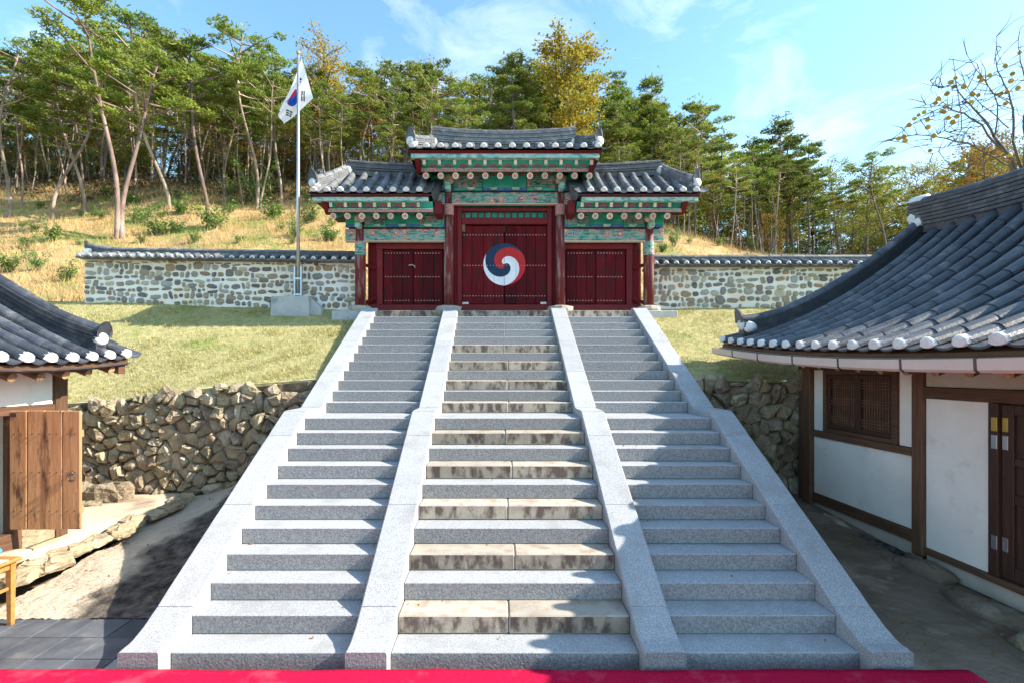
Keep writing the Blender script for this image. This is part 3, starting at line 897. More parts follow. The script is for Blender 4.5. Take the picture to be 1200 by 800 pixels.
class Slope:
    """one roof slope: E = point on the eave line at lateral 0, L = lateral unit vector, D = inward unit vector, zc(h) = height, lift(l)"""
    def __init__(s, E, L, D, zc, lift, length):
        s.E, s.L, s.D, s.zc, s.lift, s.len = Vector(E), Vector(L), Vector(D), zc, lift, length
        hs = [length * i / 60 for i in range(61)]
        s.hs = hs; s.arc = [0.0]
        for i in range(60):
            s.arc.append(s.arc[-1] + math.hypot(hs[i + 1] - hs[i], zc(hs[i + 1]) - zc(hs[i])))

    def h_at(s, a):
        a = max(0, min(s.arc[-1], a))
        for i in range(60):
            if a <= s.arc[i + 1]:
                return s.hs[i] + (s.hs[i + 1] - s.hs[i]) * (a - s.arc[i]) / (s.arc[i + 1] - s.arc[i])
        return s.hs[-1]

    def P(s, l, h):
        fade = max(0, 1 - h / s.len * 0.75)
        return s.E + s.L * l + s.D * h + Vector((0, 0, s.zc(h) + s.lift(l) * fade))

    def frame(s, l, h0, h1, up=0.0):
        p0, p1 = s.P(l, h0), s.P(l, h1)
        t = (p1 - p0).normalized()
        n = s.L.cross(t).normalized()
        mtx = Matrix((s.L, t, n)).transposed().to_4x4()
        mtx.translation = p0 + n * up
        return mtx


def jitter(mw, r, a=0.018):
    return mw @ Matrix.Rotation(r.uniform(-a, a), 4, 'Z') @ Matrix.Rotation(r.uniform(-a, a), 4, 'Y')


def lay_tiles(sl, parent, rows, amax, sp, r, tl, cov, pan, cap, seed, with_pan=True, pan_upto=99):
    rr = random.Random(seed)
    for l in rows:
        am = amax(l)
        n = max(1, int(math.ceil(am / tl)))
        for k in range(n):
            a0 = k * tl
            if a0 > am - 0.05: break
            h0, h1 = sl.h_at(a0), sl.h_at(min(a0 + tl, am + 0.05))
            inst('cover_tile', cov, parent, jitter(sl.frame(l, h0, h1, 0.0 + rr.uniform(0, 0.006)), rr))
        if cap: inst('mortar_plug', cap, parent, sl.frame(l, -0.028, 0.1, 0.004))
        if with_pan:
            lp = l + sp / 2
            am = amax(lp)
            for k in range(min(pan_upto, max(1, int(am / tl)))):
                h0, h1 = sl.h_at(k * tl), sl.h_at((k + 1) * tl)
                inst('pan_tile', pan, parent, jitter(sl.frame(lp, h0 - (0.025 if k == 0 else 0), h1, 0.022), rr, 0.006))


def sweep(mb, path, halfw, z0, z1, mi=0):
    """rectangular strip along a path of points, z0..z1 above it"""
    k0 = len(mb.v)
    path = [Vector(p) for p in path]
    for i, p in enumerate(path):
        t = path[min(i + 1, len(path) - 1)] - path[max(i - 1, 0)]
        t = Vector((t.x, t.y, 0)).normalized(); s = Vector((t.y, -t.x, 0))
        for (q, z) in ((-1, z0), (-1, z1), (1, z1), (1, z0)):
            mb.v.append(tuple(p + s * q * halfw + Vector((0, 0, z))))
    for i in range(len(path) - 1):
        a = k0 + 4 * i
        for e in range(4):
            e2 = (e + 1) % 4
            mb.face((a + e, a + e2, a + 4 + e2, a + 4 + e), mi)
    mb.face((k0 + 3, k0 + 2, k0 + 1, k0), mi)
    a = k0 + 4 * (len(path) - 1)
    mb.face((a, a + 1, a + 2, a + 3), mi)


def ridge(parent, path, halfw, height, layers, material, seed, tile_r=0.08, tile_len=0.3, name='ridge'):
    """stack of thin flat tile courses with cover tiles along the top"""
    r = random.Random(seed)
    mb = MB()
    lh = height / layers
    sweep(mb, path, halfw * 0.72, -0.12, height - 0.01)
    for i in range(layers):
        sweep(mb, path, halfw * (1.0 if i % 2 else 0.93) - 0.04 * halfw * i / layers, i * lh + lh * 0.22, (i + 1) * lh)
    rg = add(name, mb, material, parent)
    pts = [Vector(p) + Vector((0, 0, height)) for p in path]
    seg = [0.0]
    for i in range(len(pts) - 1): seg.append(seg[-1] + (pts[i + 1] - pts[i]).length)
    def pa(a):
        for i in range(len(pts) - 1):
            if a <= seg[i + 1]: return pts[i].lerp(pts[i + 1], (a - seg[i]) / max(1e-6, seg[i + 1] - seg[i]))
        return pts[-1]
    cov = cover_mesh(tile_r, tile_len * 1.02, material)
    n = max(1, int(round(seg[-1] / tile_len)))
    st = seg[-1] / n
    for k in range(n):
        p0, p1 = pa(k * st), pa((k + 1) * st)
        t = (p1 - p0).normalized()
        L = Vector((t.y, -t.x, 0)).normalized(); nn = L.cross(t)
        mw = Matrix((L, t, nn)).transposed().to_4x4(); mw.translation = p0 + nn * r.uniform(-0.012, -0.004)
        inst('cover_tile', cov, rg, jitter(mw, r))
    return rg


def end_tile(parent, p, facing, w, h, material, name='end_tile', th=0.05):
    """upright shield-shaped tile closing a ridge, standing at p and facing the horizontal vector"""
    fv = Vector((facing[0], facing[1], 0)).normalized(); s = Vector((-fv.y, fv.x, 0))
    prof = [(-0.5, 0), (-0.52, 0.35), (-0.40, 0.68), (-0.16, 0.93), (0, 1.0), (0.16, 0.93), (0.40, 0.68), (0.52, 0.35), (0.5, 0)]
    mb = MB(); n = len(prof)
    for (d, q) in ((0, 1), (th, 1), (th * 0.7, 0.8)):
        for (a, b) in prof:
            lean = fv * (0.22 * b * b * h)
            mb.v.append(tuple(Vector(p) + s * a * w * q + Vector((0, 0, (0.5 + (b - 0.5) * q) * h)) + fv * d + lean))
    mb.face(range(n))
    for k in range(2):
        for i in range(n):
            a, b = k * n + i, k * n + (i + 1) % n
            mb.face((a, b, b + n, a + n))
    mb.face([2 * n + i for i in range(n)])
    return add(name, mb, material, parent)


def plug(parent, p, r, axis, length, material='lime_white', name='mortar_plug', n=12):
    """rounded mortar plug"""
    a = Vector(axis).normalized(); p = Vector(p)
    mb = MB(); mb.ring_tube([p - a * length, p - a * 0.01, p + a * r * 0.22, p + a * r * 0.36], [r, r, r * 0.8, r * 0.35], n)
    return add(name, mb, material, parent, smooth=True)


COV_G = cover_mesh(0.072, 0.33, 'tile_old'); PAN_G = pan_mesh(0.25, 0.36, 'tile_old'); CAP_G = cap_mesh(0.072)

# caps of the garden walls
for (w, x0, x1, zt, seed) in ((gw_l, -10.17, -3.40, lambda x: lerp(5.19, 5.29, (-3.4 - x) / 6.7), 41), (gw_r, 3.68, 10.6, lambda x: 5.10, 42)):
    yc = WALL_Y + 0.21
    m = MB()
    n = 20
    prof = [(-0.40, -0.03), (-0.40, 0.01), (0, 0.14), (0.40, 0.01), (0.40, -0.03)]
    for i in range(n + 1):
        x = lerp(x0, x1, i / n)
        for (a, b) in prof: m.v.append((x, yc + a, zt(x) + b))
    for i in range(n):
        for e in range(5):
            e2 = (e + 1) % 5
            a = 5 * i
            m.face((a + e, a + e2, a + 5 + e2, a + 5 + e))
    m.face(range(5)); m.face([5 * n + e for e in range(5)][::-1])
    capo = add('tile_cap', m, 'tile_old', w)
    sl = Slope((0, yc - 0.42, 0), (1, 0, 0), (0, 1, 0), lambda h: 0.36 * h, lambda l: 0, 0.42)
    rr = random.Random(seed)
    x = x0 + 0.1
    while x < x1 - 0.05:
        sl.E.z = zt(x) + 0.015
        inst('cover_tile', COV_G, capo, jitter(sl.frame(x, 0, 0.1), rr, 0.03))
        inst('mortar_plug', CAP_G, capo, sl.frame(x, 0, 0.1) @ Matrix.Scale(rr.uniform(0.85, 1.02), 4))
        if x + 0.125 < x1: inst('pan_tile', PAN_G, capo, sl.frame(x + 0.125, -0.03, 0.1, 0.02))
        x += 0.245
    path = [(lerp(x0 + 0.02, x1, i / 24), yc, zt(lerp(x0, x1, i / 24)) + 0.12 + (0.10 * max(0, 1 - i / 3.0) ** 2 if w is gw_l else 0)) for i in range(25)]
    ridge(capo, path, 0.125, 0.13, 4, 'tile_old', seed, 0.075, 0.3, 'ridge_stack')
    if w is gw_l:
        end_tile(capo, (x0 + 0.02, yc, zt(x0) + 0.20), (-1, -0.25), 0.22, 0.27, 'tile')
        plug(capo, (x0 + 0.02, yc - 0.12, zt(x0) + 0.14), 0.12, (-1, -0.3, 0), 0.14)

# ------------------------------------------------------------------ the gate
GX, GY, GZ = 0.147, 12.1, 3.95
gate = thing('painted_gate', 'three-bay shrine gate with red plank doors, painted green eaves and tiled roofs', 'gate', (GX, GY, GZ - 0.04))
m = MB(); m.box(GX - 4.0, GX + 4.0, 11.83, 14.2, 3.3, 3.93, c=0.01)
add('podium', m, 'concrete', gate)
for s in (-1, 1):
    for (dx, rad, top, w) in ((1.32, 0.115, 7.08, 0.30), (3.405, 0.125, 6.18, 0.27)):
        cx = GX + s * dx
        pr = random.Random(int(10 * dx) + s)
        mb = MB(); nn = 12
        rings = [(w * 1.02, 3.90), (w * 1.06, 3.98), (w * 0.98, 4.05), (w * 0.66, 4.075)]
        for (q, z) in rings:
            for i in range(nn):
                a = 2 * math.pi * i / nn
                mb.v.append((cx + math.cos(a) * q * pr.uniform(0.92, 1.08), GY + math.sin(a) * q * 0.8 * pr.uniform(0.94, 1.06), z))
        for k in range(3):
            for i in range(nn): mb.face((k * nn + i, k * nn + (i + 1) % nn, (k + 1) * nn + (i + 1) % nn, (k + 1) * nn + i))
        mb.face([3 * nn + i for i in range(nn)])
        add('base_stone', mb, 'granite_old', gate)
        mb = MB(); mb.ring_tube([(cx, GY, 4.06), (cx, GY, 5.2), (cx, GY, top)], [rad, rad * 1.0, rad * 0.94], 16)
        add('column', mb, 'red_post', gate, smooth=True)
        mb = MB(); mb.ring_tube([(cx, 13.6, 3.93), (cx, 13.6, top)], rad, 12)
        add('rear_column', mb, 'red_post', gate, smooth=True)

DY = 12.26                                                   # front face of the doors


def nail_rows(parent, x0, x1, zs, y, step=0.07):
    mb = MB()
    for z in zs:
        x = x0 + 0.05
        while x < x1 - 0.03:
            k = len(mb.v); q = 0.011
            mb.v += [(x - q, y, z - q), (x + q, y, z - q), (x + q, y, z + q), (x - q, y, z + q), (x, y - 0.014, z)]
            for i in range(4): mb.face((k + i, k + (i + 1) % 4, k + 4))
            x += step
    return add('nail_heads', mb, 'cream', parent, fix=True, kind='stuff')


CUTS = {}


def door_leaf(x0, x1, z0, z1, n, seed, zs):
    r = random.Random(seed)
    mb = MB(); mb.box(x0 + 0.01, x1 - 0.01, DY + 0.03, DY + 0.08, z0 + 0.02, z1 - 0.02)
    lf = add('door_leaf', mb, 'red', gate)
    CUTS[seed] = cuts = [x0 + (x1 - x0) * (i + (r.uniform(-0.08, 0.08) if 0 < i < n else 0)) / n for i in range(n + 1)]
    for i in range(n):
        pm = MB(); pm.box(cuts[i] + 0.003, cuts[i + 1] - 0.003, DY + r.uniform(-0.004, 0.004), DY + 0.035, z0 + r.uniform(0, 0.012), z1 - r.uniform(0, 0.008), c=0.006)
        add('plank', pm, 'red', lf)
    nail_rows(lf, x0, x1, zs, DY - 0.005)
    return lf


# central doors
door_leaf(GX - 1.015, GX - 0.012, 4.13, 6.01, 4, 1, (5.79, 5.06, 4.33))
door_leaf(GX + 0.004, GX + 1.015, 4.13, 6.01, 4, 2, (5.79, 5.06, 4.33))
for s in (-1, 1):
    bx('door_jamb', 'red_beam', gate, *sorted((GX + s * 1.02, GX + s * 1.13)), DY - 0.07, DY + 0.10, 4.02, 6.46, c=0.008)
    bx('door_jamb', 'red', gate, *sorted((GX + s * 1.135, GX + s * 1.225)), DY - 0.12, DY + 0.10, 4.02, 6.46, c=0.008)
bx('threshold', 'red_beam', gate, GX - 1.25, GX + 1.25, DY - 0.10, DY + 0.08, 3.94, 4.118, c=0.012)
bx('door_lintel', 'red_beam', gate, GX - 1.018, GX + 1.018, DY - 0.085, DY + 0.08, 6.03, 6.185, c=0.008)
bx('transom_rail', 'red_beam', gate, GX - 1.018, GX + 1.018, DY - 0.06, DY + 0.06, 6.345, 6.42, c=0.006)
bx('transom_board', 'teal', gate, GX - 1.018, GX + 1.018, DY + 0.062, DY + 0.08, 6.187, 6.46)
for i in range(13):
    x = GX - 0.95 + i * 1.9 / 12
    bx('transom_bar', 'red_beam', gate, x - 0.018, x + 0.018, DY - 0.02, DY + 0.02, 6.18, 6.35, c=0.004)
bx('wedge_block', 'timber_end', gate, GX - 1.012, GX - 0.94, DY - 0.05, DY - 0.008, 5.86, 6.03)
for s in (-1, 1):
    bx('corner_plate', 'lime_white', gate, *sorted((GX + s * 0.86, GX + s * 1.01)), DY - 0.012, DY - 0.005, 4.135, 4.185, c=0.002)

# three-comma emblem painted across both central leaves
emb = MB(); emb.ring_tube([(GX, DY - 0.004, 5.085), (GX, DY + 0.02, 5.085)], 0.49, 40)
emblem = add('emblem', emb, 'paint_white', gate)
RR, EZ = 0.505, 5.085


def bnd(k, rho): return R(180 - 270 * rho + 120 * k)


for k, mn in ((0, 'paint_red'), (1, 'paint_navy'), (2, 'paint_white')):
    mb = MB(); NR, NA = 36, 14
    for i in range(NR + 1):
        rho = i / NR
        for j in range(NA + 1):
            a = lerp(bnd(k, rho), bnd(k + 1, rho), j / NA)
            mb.v.append((GX + math.cos(a) * rho * RR, DY - 0.0085, EZ + math.sin(a) * rho * RR))
    for i in range(NR):
        for j in range(NA):
            a = i * (NA + 1) + j
            mb.face((a, a + 1, a + NA + 2, a + NA + 1))
    add('comma', mb, mn, emblem)
for cx_ in [GX - 0.008] + CUTS[1][1:4] + CUTS[2][1:4]:
    ch_ = 0.5 ** 2 - (cx_ - GX) ** 2
    if ch_ <= 0.01: continue
    ch_ = math.sqrt(ch_); w_ = 0.0045 if abs(cx_ - GX) < 0.02 else 0.0028
    mb = MB(); mb.box(cx_ - w_, cx_ + w_, DY - 0.0105, DY - 0.002, EZ - ch_, EZ + ch_, c=0.001)
    add('seam', mb, 'timber_dark', emblem)

# side doors
for s in (-1, 1):
    a, b = sorted((GX + s * 1.475, GX + s * 2.90)); mid = (a + b) / 2
    zs = (5.355, 4.79, 4.22)
    l1 = door_leaf(a, mid - 0.005, 4.13, 5.43, 3, 5 + s, zs)
    l2 = door_leaf(mid + 0.005, b, 4.13, 5.43, 3, 9 + s, zs)
    if s < 0:
        mb = MB()
        mb.ring_tube([(mid - 0.10, DY - 0.03, 5.06), (mid - 0.02, DY - 0.05, 5.07), (mid + 0.04, DY - 0.05, 5.04), (mid + 0.05, DY - 0.03, 5.0)], 0.014, 6)
        add('latch', mb, 'steel', l1)
    bx('side_lintel', 'red_beam', gate, *sorted((GX + s * 1.436, GX + s * 3.06)), DY - 0.06, DY + 0.07, 5.44, 5.585, c=0.008)
    bx('side_threshold', 'red_beam', gate, *sorted((GX + s * 1.436, GX + s * 3.26)), DY - 0.07, DY + 0.07, 3.94, 4.12, c=0.01)
    bx('side_jamb', 'red_beam', gate, *sorted((GX + s * 2.91, GX + s * 3.05)), DY - 0.065, DY + 0.07, 4.12, 5.44, c=0.008)
    bx('side_panel', 'red', gate, *sorted((GX + s * 3.055, GX + s * 3.235)), DY - 0.02, DY + 0.03, 4.12, 5.58, c=0.006)
    mb = MB(); mb.ring_tube([(GX + s * 3.06, DY - 0.10, 4.28), (GX + s * 3.36, DY - 0.10, 4.12)], 0.045, 4); add('brace', mb, 'red_beam', gate)
    mb = MB(); mb.ring_tube([(GX + s * 3.06, DY - 0.09, 4.98), (GX + s * 3.34, DY - 0.09, 5.06)], 0.04, 4); add('brace', mb, 'red_beam', gate)
# rear closing panels so that the bays are solid
bx('rear_wall', 'red', gate, GX - 3.3, GX + 3.3, DY + 0.12, DY + 0.16, 3.94, 5.9)
bx('rear_wall', 'teal', gate, GX - 1.3, GX + 1.3, DY + 0.12, DY + 0.16, 5.9, 7.2)


def eave_set(tag_, x0, x1, yc, z_lint0, z_lint1, z_pan0, z_pan1, ext_l, ext_r):
    """painted beams between two columns"""
    bx('painted_lintel', 'dan_a', gate, x0 - ext_l, x1 + ext_r, yc - 0.07, yc + 0.07, z_lint0, z_lint1, c=0.008)
    bx('cream_strip', 'cream', gate, x0 - ext_l, x1 + ext_r, yc - 0.078, yc + 0.05, z_lint0 - 0.025, z_lint0 - 0.003, c=0.003)
    bx('red_board', 'red_beam', gate, x0 - ext_l * 0.8, x1 + ext_r * 0.8, yc - 0.02, yc + 0.04, z_lint1 + 0.002, z_pan0 - 0.002)
    w = x1 - x0
    zc = z_pan0
    segs = [(x0 - ext_l * 1.0, x0 + 0.04 * w, 'teal'), (x0 + 0.045 * w, x0 + 0.30 * w, 'dan_b'), (x0 + 0.305 * w, x1 - 0.305 * w, 'teal'), (x1 - 0.30 * w, x1 - 0.045 * w, 'dan_b'), (x1 - 0.04 * w, x1 + ext_r * 1.0, 'teal')]
    for (a, b, mm) in segs:
        if b - a < 0.02: continue
        bx('painted_panel', mm, gate, a, b, yc - 0.045, yc + 0.05, zc + 0.06, z_pan1, c=0.006)
        bx('blue_stripe', 'blue' if mm == 'teal' else 'teal', gate, a, b, yc - 0.055, yc + 0.04, zc, zc + 0.056, c=0.004)
    n = 4 if w > 2.3 else 3
    for i in range(n):
        x = lerp(x0 + 0.2 * w, x1 - 0.2 * w, i / (n - 1))
        mb = MB(); mb.prism([(x - 0.065, z_lint1 + 0.05), (x - 0.09, z_lint1 + 0.085), (x - 0.09, z_pan0 + 0.05), (x + 0.09, z_pan0 + 0.05), (x + 0.09, z_lint1 + 0.085), (x + 0.065, z_lint1 + 0.05)], yc - 0.13, yc + 0.02, 'y')
        add('bracket_block', mb, 'teal_pale', gate)


def rafter_mesh(L, rad):
    mb = MB(); mb.ring_tube([(0, L, 0), (0, 0, 0)], [rad, rad * 0.98], 12, 0, True, 1)
    k = len(mb.v)
    for q, y in ((0.62, -0.002),):
        for i in range(10):
            a = 2 * math.pi * i / 10
            mb.v.append((math.cos(a) * rad * q, y, math.sin(a) * rad * q))
        mb.face([k + i for i in range(10)], 2)
    return mesh_of('rafter', mb.v, mb.f, ['teal', 'cream', 'pink'], mb.m)


def flying_mesh(L, hw, hh):
    mb = MB(); mb.box(-hw, hw, 0.0, L, -hh, hh, c=0.006)
    k = len(mb.v)
    mb.v += [(-hw * 0.9, -0.004, -hh * 0.9), (hw * 0.9, -0.004, -hh * 0.9), (hw * 0.9, -0.004, hh * 0.9), (-hw * 0.9, -0.004, hh * 0.9)]
    mb.face((k, k + 1, k + 2, k + 3), 1)
    # pale underside of the tip
    mb.v += [(-hw * 0.9, 0.0, -hh - 0.003), (hw * 0.9, 0.0, -hh - 0.003), (hw * 0.9, 0.16, -hh - 0.003), (-hw * 0.9, 0.16, -hh - 0.003)]
    mb.face((k + 4, k + 5, k + 6, k + 7), 1)
    return mesh_of('flying_rafter', mb.v, mb.f, ['teal', 'cream'], mb.m)


RAF = rafter_mesh(1.0, 0.072)
FLY = flying_mesh(0.62, 0.036, 0.055)
arc = MB()
for (r0, r1, mi, y) in ((0.0, 0.062, 1, -0.006), (0.062, 0.10, 0, -0.004)):
    k = len(arc.v)
    for i in range(9):
        a = math.pi * i / 8
        arc.v.append((math.cos(a) * r1, y, math.sin(a) * r1 * 0.85)); arc.v.append((math.cos(a) * r0, y, math.sin(a) * r0 * 0.85))
    for i in range(8): arc.face((k + 2 * i, k + 2 * i + 2, k + 2 * i + 3, k + 2 * i + 1), mi)
ARC = mesh_of('painted_arc', arc.v, arc.f, ['orange', 'blue'], arc.m)


def gate_eave(x0, x1, sp, n, yr, zr, yf, zf, ye, ze, lat0, lat1):
    """rafters (ends at yr, zr), flying rafters (ends at yf, zf), eave boards up to ye, ze"""
    slope = 0.42
    pitch = Matrix.Rotation(math.atan(slope), 4, 'X')
    sof = MB(); sof.grid(1, 6, lambda u, v: (lerp(x0, x1, u), lerp(yr - 0.02, yr + 0.95, v), zr + 0.075 + slope * lerp(-0.02, 0.95, v)))
    soffit = add('soffit', sof, 'teal', gate)
    for i in range(n):
        x = x0 + 0.10 + i * sp
        inst('rafter', RAF, soffit, Matrix.Translation((x, yr, zr)) @ pitch)
    bx('scalloped_board', 'pink', gate, x0, x1, yr - 0.03, yr + 0.03, zr + 0.085, zr + 0.142, c=0.004)
    bx('board_edge', 'teal_pale', gate, x0, x1, yr - 0.034, yr + 0.02, zr + 0.144, zr + 0.168, c=0.003)
    fb = MB(); fb.grid(1, 2, lambda u, v: (lerp(x0, x1, u), lerp(yr + 0.02, yf + 0.10, v), lerp(zr + 0.17, zf + 0.10, v)))
    fb.grid(1, 2, lambda u, v: (lerp(x0, x1, u), lerp(yf + 0.10, yr + 0.6, v), lerp(zf + 0.10, zf + 0.36, v)))
    fboard = add('flying_soffit', fb, 'teal', gate)
    pf = Matrix.Rotation(math.atan(0.30), 4, 'X')
    board_z0, board_z1 = zr + 0.17, zf + 0.10
    for i in range(n):
        x = x0 + 0.10 + i * sp
        inst('flying_rafter', FLY, fboard, Matrix.Translation((x, yf, zf)) @ pf)
        if i < n - 1:
            th_ = math.atan2((yr + 0.02) - (yf + 0.10), board_z1 - board_z0)
            q_ = Vector((x + sp / 2, yr + 0.02, board_z0)) + Vector((0, -math.sin(th_), math.cos(th_))) * 0.025 + Vector((0, -math.cos(th_), -math.sin(th_))) * 0.008
            inst('painted_arc', ARC, fboard, Matrix.Translation(q_) @ Matrix.Rotation(th_, 4, 'X'))
    bx('eave_fascia', 'teal_pale', gate, lat0 + 0.06, lat1 - 0.06, min(yf - 0.03, ye + 0.06), yf + 0.05, zf + 0.062, ze - 0.118, c=0.004)
    bx('eave_board', 'red_beam', gate, lat0 + 0.03, lat1 - 0.03, ye + 0.03, ye + 0.10, ze - 0.115, ze - 0.06, c=0.006)


# main bay
eave_set('main', GX - 1.32, GX + 1.32, GY, 6.48, 6.73, 6.78, 7.13, 0.42, 0.42)
gate_eave(GX - 1.88, GX + 1.88, 0.335, 12, 11.52, 6.925, 11.27, 7.13, 11.12, 7.40, GX - 2.12, GX + 2.12)
for s in (-1, 1):
    # side bays
    a, b = sorted((GX + s * 1.40, GX + s * 3.405))
    eave_set('side', a, b, GY, 5.60, 5.87, 5.92, 6.20, 0.34 if s < 0 else 0.0, 0.34 if s > 0 else 0.0)
    a, b = sorted((GX + s * 1.62, GX + s * 3.98))
    gate_eave(a, b, 0.325, 7, 11.56, 6.03, 11.40, 6.235, 11.26, 6.50, *sorted((GX + s * 1.64, GX + s * 4.33)))
    # purlin heads, corner beams, infill beside the raised bay
    plug(gate, (GX + s * 1.32, GY - 0.16, 7.02), 0.125, (0, -1, 0), 0.3, 'cream', 'purlin_head')
    plug(gate, (GX + s * 3.405, GY - 0.16, 6.11), 0.115, (0, -1, 0), 0.3, 'cream', 'purlin_head')
    for (cx, w0, z0, z1, yb) in ((GX + s * 1.93, 0.055, 6.98, 7.30, 11.22), (GX + s * 4.02, 0.055, 6.08, 6.40, 11.36)):
        mb = MB(); mb.prism([(yb, z1 - 0.10), (yb - 0.02, z1), (yb + 0.8, z1 + 0.12), (yb + 0.8, z0 + 0.15), (yb + 0.28, z0)], cx - w0, cx + w0, 'x')
        add('corner_beam', mb, 'red_beam', gate)
    bx('infill_board', 'dan_b', gate, *sorted((GX + s * 1.43, GX + s * 1.80)), GY - 0.02, GY + 0.06, 6.22, 6.60)
    bx('infill_board', 'red_beam', gate, *sorted((GX + s * 1.44, GX + s * 1.60)), GY - 0.5, GY - 0.02, 6.10, 6.40)
    bx('bracket_arm', 'teal_pale', gate, GX + s * 1.32 - 0.07, GX + s * 1.32 + 0.07, GY - 0.34, GY - 0.09, 6.72, 6.90, c=0.03)
    bx('bracket_arm', 'teal_pale', gate, GX + s * 3.405 - 0.065, GX + s * 3.405 + 0.065, GY - 0.30, GY - 0.09, 5.85, 6.0, c=0.03)
    wm = MB(); wm.ring_tube([(GX + s * 1.32, GY, 6.20), (GX + s * 1.32, GY, 6.45)], 0.122, 16); add('column_wrap', wm, 'pink', gate, smooth=False)
    wm = MB(); wm.ring_tube([(GX + s * 3.405, GY, 5.26), (GX + s * 3.405, GY, 5.575)], 0.130, 16); add('column_wrap', wm, 'dan_b', gate, smooth=False)


def gate_roof(name, xe0, xe1, xr0, xr1, ye, yr, ze, zc, rows0, n_rows, sp, seed, hip_l, hip_r, ridge_h, layers, sag):
    Lh = yr - ye
    mb = MB()
    def fr(u, v, back=False, dz=0.0):
        h = v * Lh
        x = lerp(lerp(xe0, xr0, v), lerp(xe1, xr1, v), u)
        return (x, (2 * yr - ye - h) if back else ye + h, ze + zc(h) + dz)
    for dz in (-0.035, -0.10):
        mb.grid(8, 10, lambda u, v: fr(u, v, False, dz)); mb.grid(8, 10, lambda u, v: fr(u, v, True, dz))
        for (xe, xr) in ((xe0, xr0), (xe1, xr1)):
            mb.grid(10, 6, lambda u, v: (lerp(xe, xr, u), lerp(ye + u * Lh, 2 * yr - ye - u * Lh, v), ze + zc(u * Lh) + dz))
    rf = add(name, mb, 'tile_old', gate)
    sl = Slope((0, ye, ze), (1, 0, 0), (0, 1, 0), zc, lambda l: 0.0, Lh)
    def amax(l):
        t = 1.0
        if hip_l and l < xr0: t = (l - xe0) / (xr0 - xe0)
        if hip_r and l > xr1: t = (xe1 - l) / (xe1 - xr1)
        return max(0.12, t) * sl.arc[-1]
    rows = [rows0 + i * sp for i in range(n_rows)]
    lay_tiles(sl, rf, rows, amax, sp, 0.08, 0.33, cover_mesh(0.080, 0.345, 'tile_old'), pan_mesh(sp * 0.92, 0.37, 'tile_old'), cap_mesh(0.080), seed)
    zr = ze + zc(Lh)
    mid, half = (xr0 + xr1) / 2, (xr1 - xr0) / 2
    path = [(lerp(xr0, xr1, i / 16), yr, zr - 0.03 + sag(lerp(xr0, xr1, i / 16))) for i in range(17)]
    ridge(rf, path, 0.15, ridge_h, layers, 'tile_old', seed + 1, 0.075, 0.3)
    for (do, xe, xr, sgn) in ((hip_l, xe0, xr0, -1), (hip_r, xe1, xr1, 1)):
        if not do: continue
        hp = []
        for i in range(9):
            t = 0.13 + 0.87 * i / 8
            hp.append((lerp(xe, xr, t), lerp(ye, yr, t), ze + zc(t * Lh) + 0.03 + 0.05 * (1 - t) ** 2))
        ridge(rf, hp, 0.11, 0.17, 4, 'tile_old', seed + 3 + sgn, 0.075, 0.28, 'hip_ridge')
        p = Vector(hp[0])
        end_tile(rf, p + Vector((sgn * -0.01, -0.02, 0.05)), (sgn * 0.35, -1), 0.22, 0.30, 'tile')
        plug(rf, p + Vector((sgn * 0.02, -0.05, 0.06)), 0.105, (sgn * 0.45, -1, 0), 0.16)
        plug(rf, Vector((xr + sgn * 0.02, yr - 0.10, zr + 0.05)), 0.14, (sgn * 0.3, -1, 0), 0.2)
    return rf


gate_roof('main_roof', GX - 2.12, GX + 2.12, GX - 1.70, GX + 1.70, 11.12, 12.3, 7.40, lambda h: 0.35 * h + 0.095 * h * h, GX - 2.015, 14, 0.31, 61, True, True, 0.33, 7, lambda x: 0.09 * ((x - GX) / 1.7) ** 2)
gate_roof('side_roof', GX - 4.33, GX - 1.62, GX - 3.74, GX - 1.40, 11.26, 12.3, 6.50, lambda h: 0.58 * h + 0.15 * h * h, GX - 4.20, 9, 0.29, 71, True, False, 0.20, 4, lambda x: 0.10 * max(0, (-(x - GX) - 1.5) / 2.2) ** 2)
gate_roof('side_roof', GX + 1.62, GX + 4.33, GX + 1.40, GX + 3.74, 11.26, 12.3, 6.50, lambda h: 0.58 * h + 0.15 * h * h, GX + 1.88, 9, 0.29, 81, False, True, 0.20, 4, lambda x: 0.10 * max(0, ((x - GX) - 1.5) / 2.2) ** 2)

# ------------------------------------------------------------------ right house
XW = 5.08
rh = thing('tiled_house', 'white plastered timber house with dark tiled roof and pinkish gutter', 'house', (7.5, 6.2, 0.3))


def r_eave(Y): return 2.77 + 0.32 * max(0, (Y - 4.0) / 5.4) ** 2


sl_r = Slope((4.12, 0, 2.77), (0, -1, 0), (1, 0, 0), lambda h: 0.30 * h + 0.098 * h * h, lambda l: 0.32 * max(0, (-l - 4.0) / 5.4) ** 2, 3.38)
YN, YRE = 2.9, 6.9                                           # near eave, near ridge end: unseen hip, shaped to let sun onto lower tiles
m = MB()
for dz in (-0.03, -0.13):
    def front(u, v):
        p = sl_r.P(-lerp(lerp(YN, YRE, v), 9.55, u), v * 3.38); return (p.x, p.y, p.z + dz)
    def back(u, v):
        p = front(u, v); return (15.0 - p[0], p[1], p[2])
    m.grid(24, 14, front); m.grid(24, 14, back)
    m.grid(12, 14, lambda u, v: (lerp(4.12 + v * 3.38, 10.88 - v * 3.38, u), lerp(YN, YRE, v), 2.77 + sl_r.zc(v * 3.38) + dz))
roof_r = add('roof', m, 'tile', rh)
COV_H = cover_mesh(0.086, 0.345, 'tile'); PAN_H = pan_mesh(0.315, 0.36, 'tile'); CAP_H = cap_mesh(0.088)
rows = [-(9.36 - 0.345 * i) for i in range(19)]


